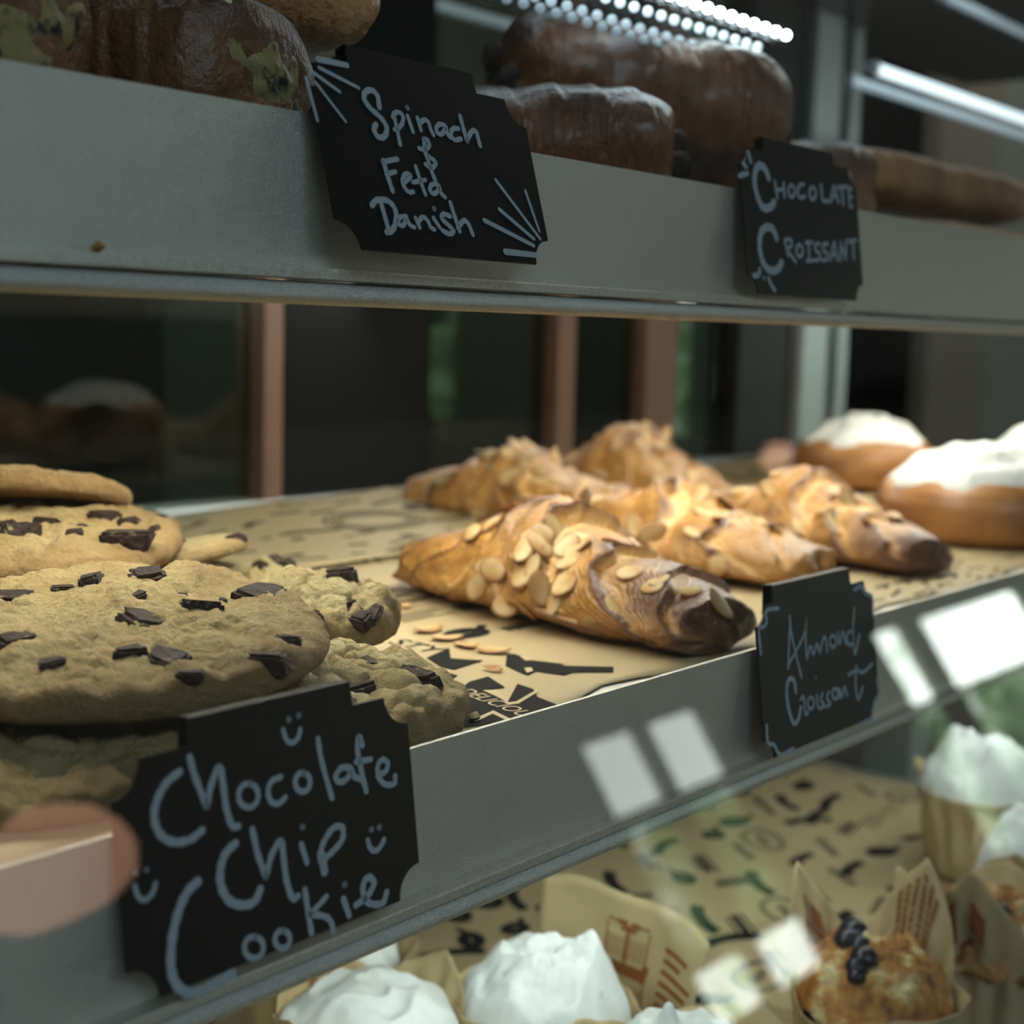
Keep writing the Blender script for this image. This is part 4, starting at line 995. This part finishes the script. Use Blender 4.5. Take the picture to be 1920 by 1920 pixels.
def petal(t, a0, r, half, z0, z1, seed, pics):
    """tall upright flap of the paper cup, printed on its inner face"""
    n, k = 30, 14
    def pos(u, v, off=0.0):
        a = a0+half*(1-2*u); rr_ = .080+.010*v**1.5+.002*noise.noise(V((u*4, v*3, seed)))
        ox, oy = (r-.080)*math.cos(a0), (r-.080)*math.sin(a0)
        return V((ox+(rr_+off)*math.cos(a), oy+(rr_+off)*math.sin(a), z0+(z1-z0)*v-.002*abs(2*u-1)**8*v+.001*math.sin(u*9)*v))
    vs = [pos(i/n, j/k) for j in range(k+1) for i in range(n+1)]
    fs = [(j*(n+1)+i, j*(n+1)+i+1, (j+1)*(n+1)+i+1, (j+1)*(n+1)+i) for j in range(k) for i in range(n)]
    o = mesh('wrapper_flap', vs, fs, MT['cup'], t); md = o.modifiers.new('solid', 'SOLIDIFY'); md.thickness = .0003; md.offset = 0
    vv, ff = [], []
    def quad(u0, u1, v0, v1):
        b = len(vv); m_ = 5
        for v in (v0, v1):
            for i in range(m_+1): vv.append(pos(u0+(u1-u0)*i/m_, v, -.0006))
        for i in range(m_): ff.append((b+i, b+i+1, b+m_+2+i, b+m_+1+i))
    rr = random.Random(seed)
    for kind, u0, u1, v0, v1 in pics:
        def q(a, b, c, d): quad(u0+(u1-u0)*a, u0+(u1-u0)*b, v0+(v1-v0)*c, v0+(v1-v0)*d)
        if kind == 'lines':
            for i in range(8): q(.0, rr.uniform(.55, .98), i/8+.02, i/8+.065)
        else:
            q(.02, .98, .44, .55); q(.0, .12, .52, .60); q(.88, 1, .52, .60); q(.10, .90, .0, .035); q(.04, .96, .035, .06)
            for i in range(9): q(.06+i*.10, .12+i*.10, .13+.05*(i % 2), .18+.05*(i % 2)); q(.09+i*.10, .11+i*.10, .28, .36)
            q(.47, .53, .56, .92); q(.36, .64, .86, .90); q(.30, .46, .91, .96); q(.54, .70, .91, .96)
            for i in range(12): q(.12+i*.064, .13+i*.064, .60, .80)
            q(.08, .10, .58, .90); q(.90, .92, .58, .90); q(.10, .30, .93, .945); q(.70, .90, .93, .945); q(.02, .04, .06, .44); q(.96, .98, .06, .44)
    merge(o, vv, ff, MT['ink2'])
def cupcake(label, c, seed, fr_h, fr_R, H=.052, HP=.022, ph=0.0, R0=.026, R1=.034, pics=(), pk=None, sw=2.0):
    t = thing('cupcake', label, 'cupcake', (c[0], c[1], Z3+.0055), 'frosted cupcakes in kraft paper cups')
    wrapper(t, R0, R1, H, HP, seed, ph, .35, pics)
    bm = bmesh.new(); bmesh.ops.create_cone(bm, cap_ends=True, segments=40, radius1=R0*.93, radius2=R1*.9, depth=H*.92, matrix=Matrix.Translation((0, 0, H*.48)))
    bmobj('cake', bm, MT['muffin'], t, True)
    frosting(t, fr_R, fr_h, H*.90, seed, sw, pk)
    return t
def tz(px, py, z): P = at_z(px, py, z); return (P.x, P.y)
D2 = math.radians
cupcake('cupcake with swirled white frosting at the bottom left under the chip cookie sign', tz(695, 1935, Z3+.052), 3, .018, .0350, ph=D2(85), HP=(.020, .012, -.004, .016), sw=2, pics=((1.0, 1.9, .6, .85, 'block', -1),))
c2 = cupcake('cupcake with peaked white frosting in front of the cake-printed paper', tz(1022, 1905, Z3+.052), 8, .027, .0345, ph=D2(190), HP=(.006, -.004, .0, .004), pk=((.30, -.35, .010, .05),))
petal(c2, D2(-6), .046, D2(31), .020, .081, 5, (('cake', .33, .61, .16, .86), ('lines', .70, .97, .22, .80)))
cupcake('cupcake at the bottom edge, only its frosting peak showing', tz(1265, 2030, Z3+.056), 13, .024, .031, ph=.2, HP=(.012, .012, 0, .01), pics=((5.2, 6.2, .3, .8, 'cols', 1),), pk=((0, .1, .008, .01),))
cupcake('cupcake behind the two front ones, its frosting half hidden by the rail', (.405, .438), 17, .020, .031, H=.046, ph=.6, HP=(.014, .01, .004, .01))
cupcake('cupcake with tall white frosting at the right edge, farthest back', tz(1835, 1480, Z3+.055), 21, .034, .036, ph=.3, HP=(.014, .012, 0, .012), pk=((-.5, .3, .012, .04),))
cupcake('cupcake at the right edge between the tall one and the muffins', tz(1965, 1640, Z3+.055), 25, .034, .036, ph=D2(85), HP=(.02, .018, .0, .012), pics=((3.2, 4.3, .4, .8, 'block', 1),))
def muffin(label, c, seed, R=.035, H=.05, ph=0, HP=.03, pics=(), berries=(), berry_px=()):
    t = thing('muffin', label, 'muffin', (c[0], c[1], Z3+.0055), 'blueberry muffins in kraft paper cups')
    wrapper(t, R*.72, R*.98, H, HP, seed, ph, .45, pics)
    vs, fs = [], []; nr, na = 50, 130; sv = V((seed, 1, 0))
    for i in range(nr+1):
        for j in range(na):
            r = i/nr; a = 2*PI*j/na; d = V((r*math.cos(a), r*math.sin(a), 0))
            z = .026*(1-r**2.6)**.6+.004*noise.noise(d*3+sv)+.003*noise.noise(d*8+sv)+.0012*noise.noise(d*20+sv)
            vs.append(V((R*.97*d.x, R*.97*d.y, H*.82+max(z, -.004))))
    for i in range(nr):
        for j in range(na): fs.append((i*na+j, i*na+(j+1) % na, (i+1)*na+(j+1) % na, (i+1)*na+j))
    o = mesh('muffin_top', vs, fs, MT['muffin'], t)
    bv = BVHTree.FromPolygons([tuple(v) for v in vs], fs); rr = random.Random(seed)
    P = [((x, y), s) for x, y, s in berries]
    for (px, py, s) in berry_px:
        h_ = bv.ray_cast(-t.location, ray(px, py))
        if h_[0]: P.append(((h_[0].x, h_[0].y), s))
    for (x, y), s in P:
        h_ = bv.ray_cast(V((x, y, .3)), V((0, 0, -1)))
        if not h_[0]: continue
        bm = bmesh.new(); bmesh.ops.create_icosphere(bm, subdivisions=3, radius=s)
        for v in bm.verts: v.co *= 1+.12*noise.noise(v.co*260+sv); v.co.z *= .8
        b = bmobj('blueberry', bm, MT['berry'], t, True); b.location = h_[0]
    return t
muffin('blueberry muffin in front, framed by tall kraft paper petals', tz(1638, 1838, Z3+.056), 4, .034, .050, D2(85), (.040, -.006, .002, .044),
       ((-.35, .25, .62, .95, 'cols', -1), (1.2, 1.7, .7, .85, 'block', -1)), (), [(1600,1745,.0062),(1588,1762,.0055),(1620,1795,.0058),(1605,1812,.0045),(1680,1745,.003),(1612,1772,.005),(1606,1830,.004)])
muffin('blueberry muffin behind, at the right edge of the deck', tz(1850, 1745, Z3+.056), 9, .035, .052, D2(100), (.02, .040, .004, .02), ((2.4, 3.6, .55, .9, 'block', 1),), ((.005, .01, .005), (-.012, -.01, .004)))

# ------------------------------------------------------------------ crumbs and flakes
def crumb(label, P, s, mat, seed, group='loose crumbs', nm='crumb', flat=.5, cat='crumb'):
    rr = random.Random(seed); bm = bmesh.new()
    for k in range(14): bm.verts.new(V((rr.gauss(0, 1), rr.gauss(0, 1), rr.gauss(0, 1))).normalized())
    bmesh.ops.convex_hull(bm, input=bm.verts[:]); bmesh.ops.delete(bm, geom=[v for v in bm.verts if not v.link_faces], context='VERTS')
    for v in bm.verts: v.co = V((v.co.x*s, v.co.y*s*.75, v.co.z*s*flat))
    zmin = min(v.co.z for v in bm.verts)
    for v in bm.verts: v.co.z -= zmin
    bm2 = bmobj(nm, bm, MT[mat]); bm2.location = P
    bm2.rotation_euler.z = rr.uniform(0, 6); at_ = bm2.data.attributes.new('bake', 'FLOAT', 'POINT'); at_.data.foreach_set('value', [.2]*len(bm2.data.vertices))
    return tag(bm2, label, cat, group)
P = at_y(184, 461, YU-.0026); P.z = ZUT-.0384
crumb('dark brown crumb on the lip of the upper rail, far left', P, .0020, 'muffin', 1, flat=.7)
crumb('orange pastry flake on the paper by the printed car', at_z(922, 1258, ZM+.0003), .0042, 'flaky', 2, flat=.3, nm='pastry_flake', cat='flake')
crumb('crumb beside the craggy cookie on the black print', at_z(890, 1350, ZM+.0003), .0028, 'cookie2', 3, flat=.5)
fl = [(800,1180),(868,1208),(842,1195),(760,1135),(920,1218),(880,1210),(945,1222),(1700,1058),(790,1178),(1660,1118)]
wh = ['left of', 'in front of']
for i, (px, py) in enumerate(fl[:6]):
    a = bpy.data.objects.new('loose_almond_slice', ALM[(i*2+1) % 4]); COL.objects.link(a); P = at_z(px, py, ZM+.0011); a.location = P
    a.rotation_euler = (.05, .04, i*1.3); tag(a, 'loose almond slice on the paper at the foot of the nearest croissant', 'almond', 'loose almond slices')
crumb('golden crumb on the paper in front of the nearest iced bun', at_z(1722, 1066, ZM+.0003), .0035, 'flaky', 8, flat=.6)

# ------------------------------------------------------------------ world and view
w = bpy.data.worlds.new('world'); scn.world = w; w.use_nodes = True
w.node_tree.nodes['Background'].inputs[0].default_value = (.03, .035, .04, 1)
vs_ = scn.view_settings; vs_.view_transform = 'Standard'; vs_.look = 'None'; vs_.gamma = 1; vs_.use_curve_mapping = False; vs_.exposure = 0.0
scn.cycles.max_bounces = 10; scn.cycles.transparent_max_bounces = 16; scn.cycles.glossy_bounces = 5
scn.cycles.sample_clamp_indirect = 4; scn.cycles.use_denoising = True
scn.cycles.caustics_reflective = False; scn.cycles.caustics_refractive = False
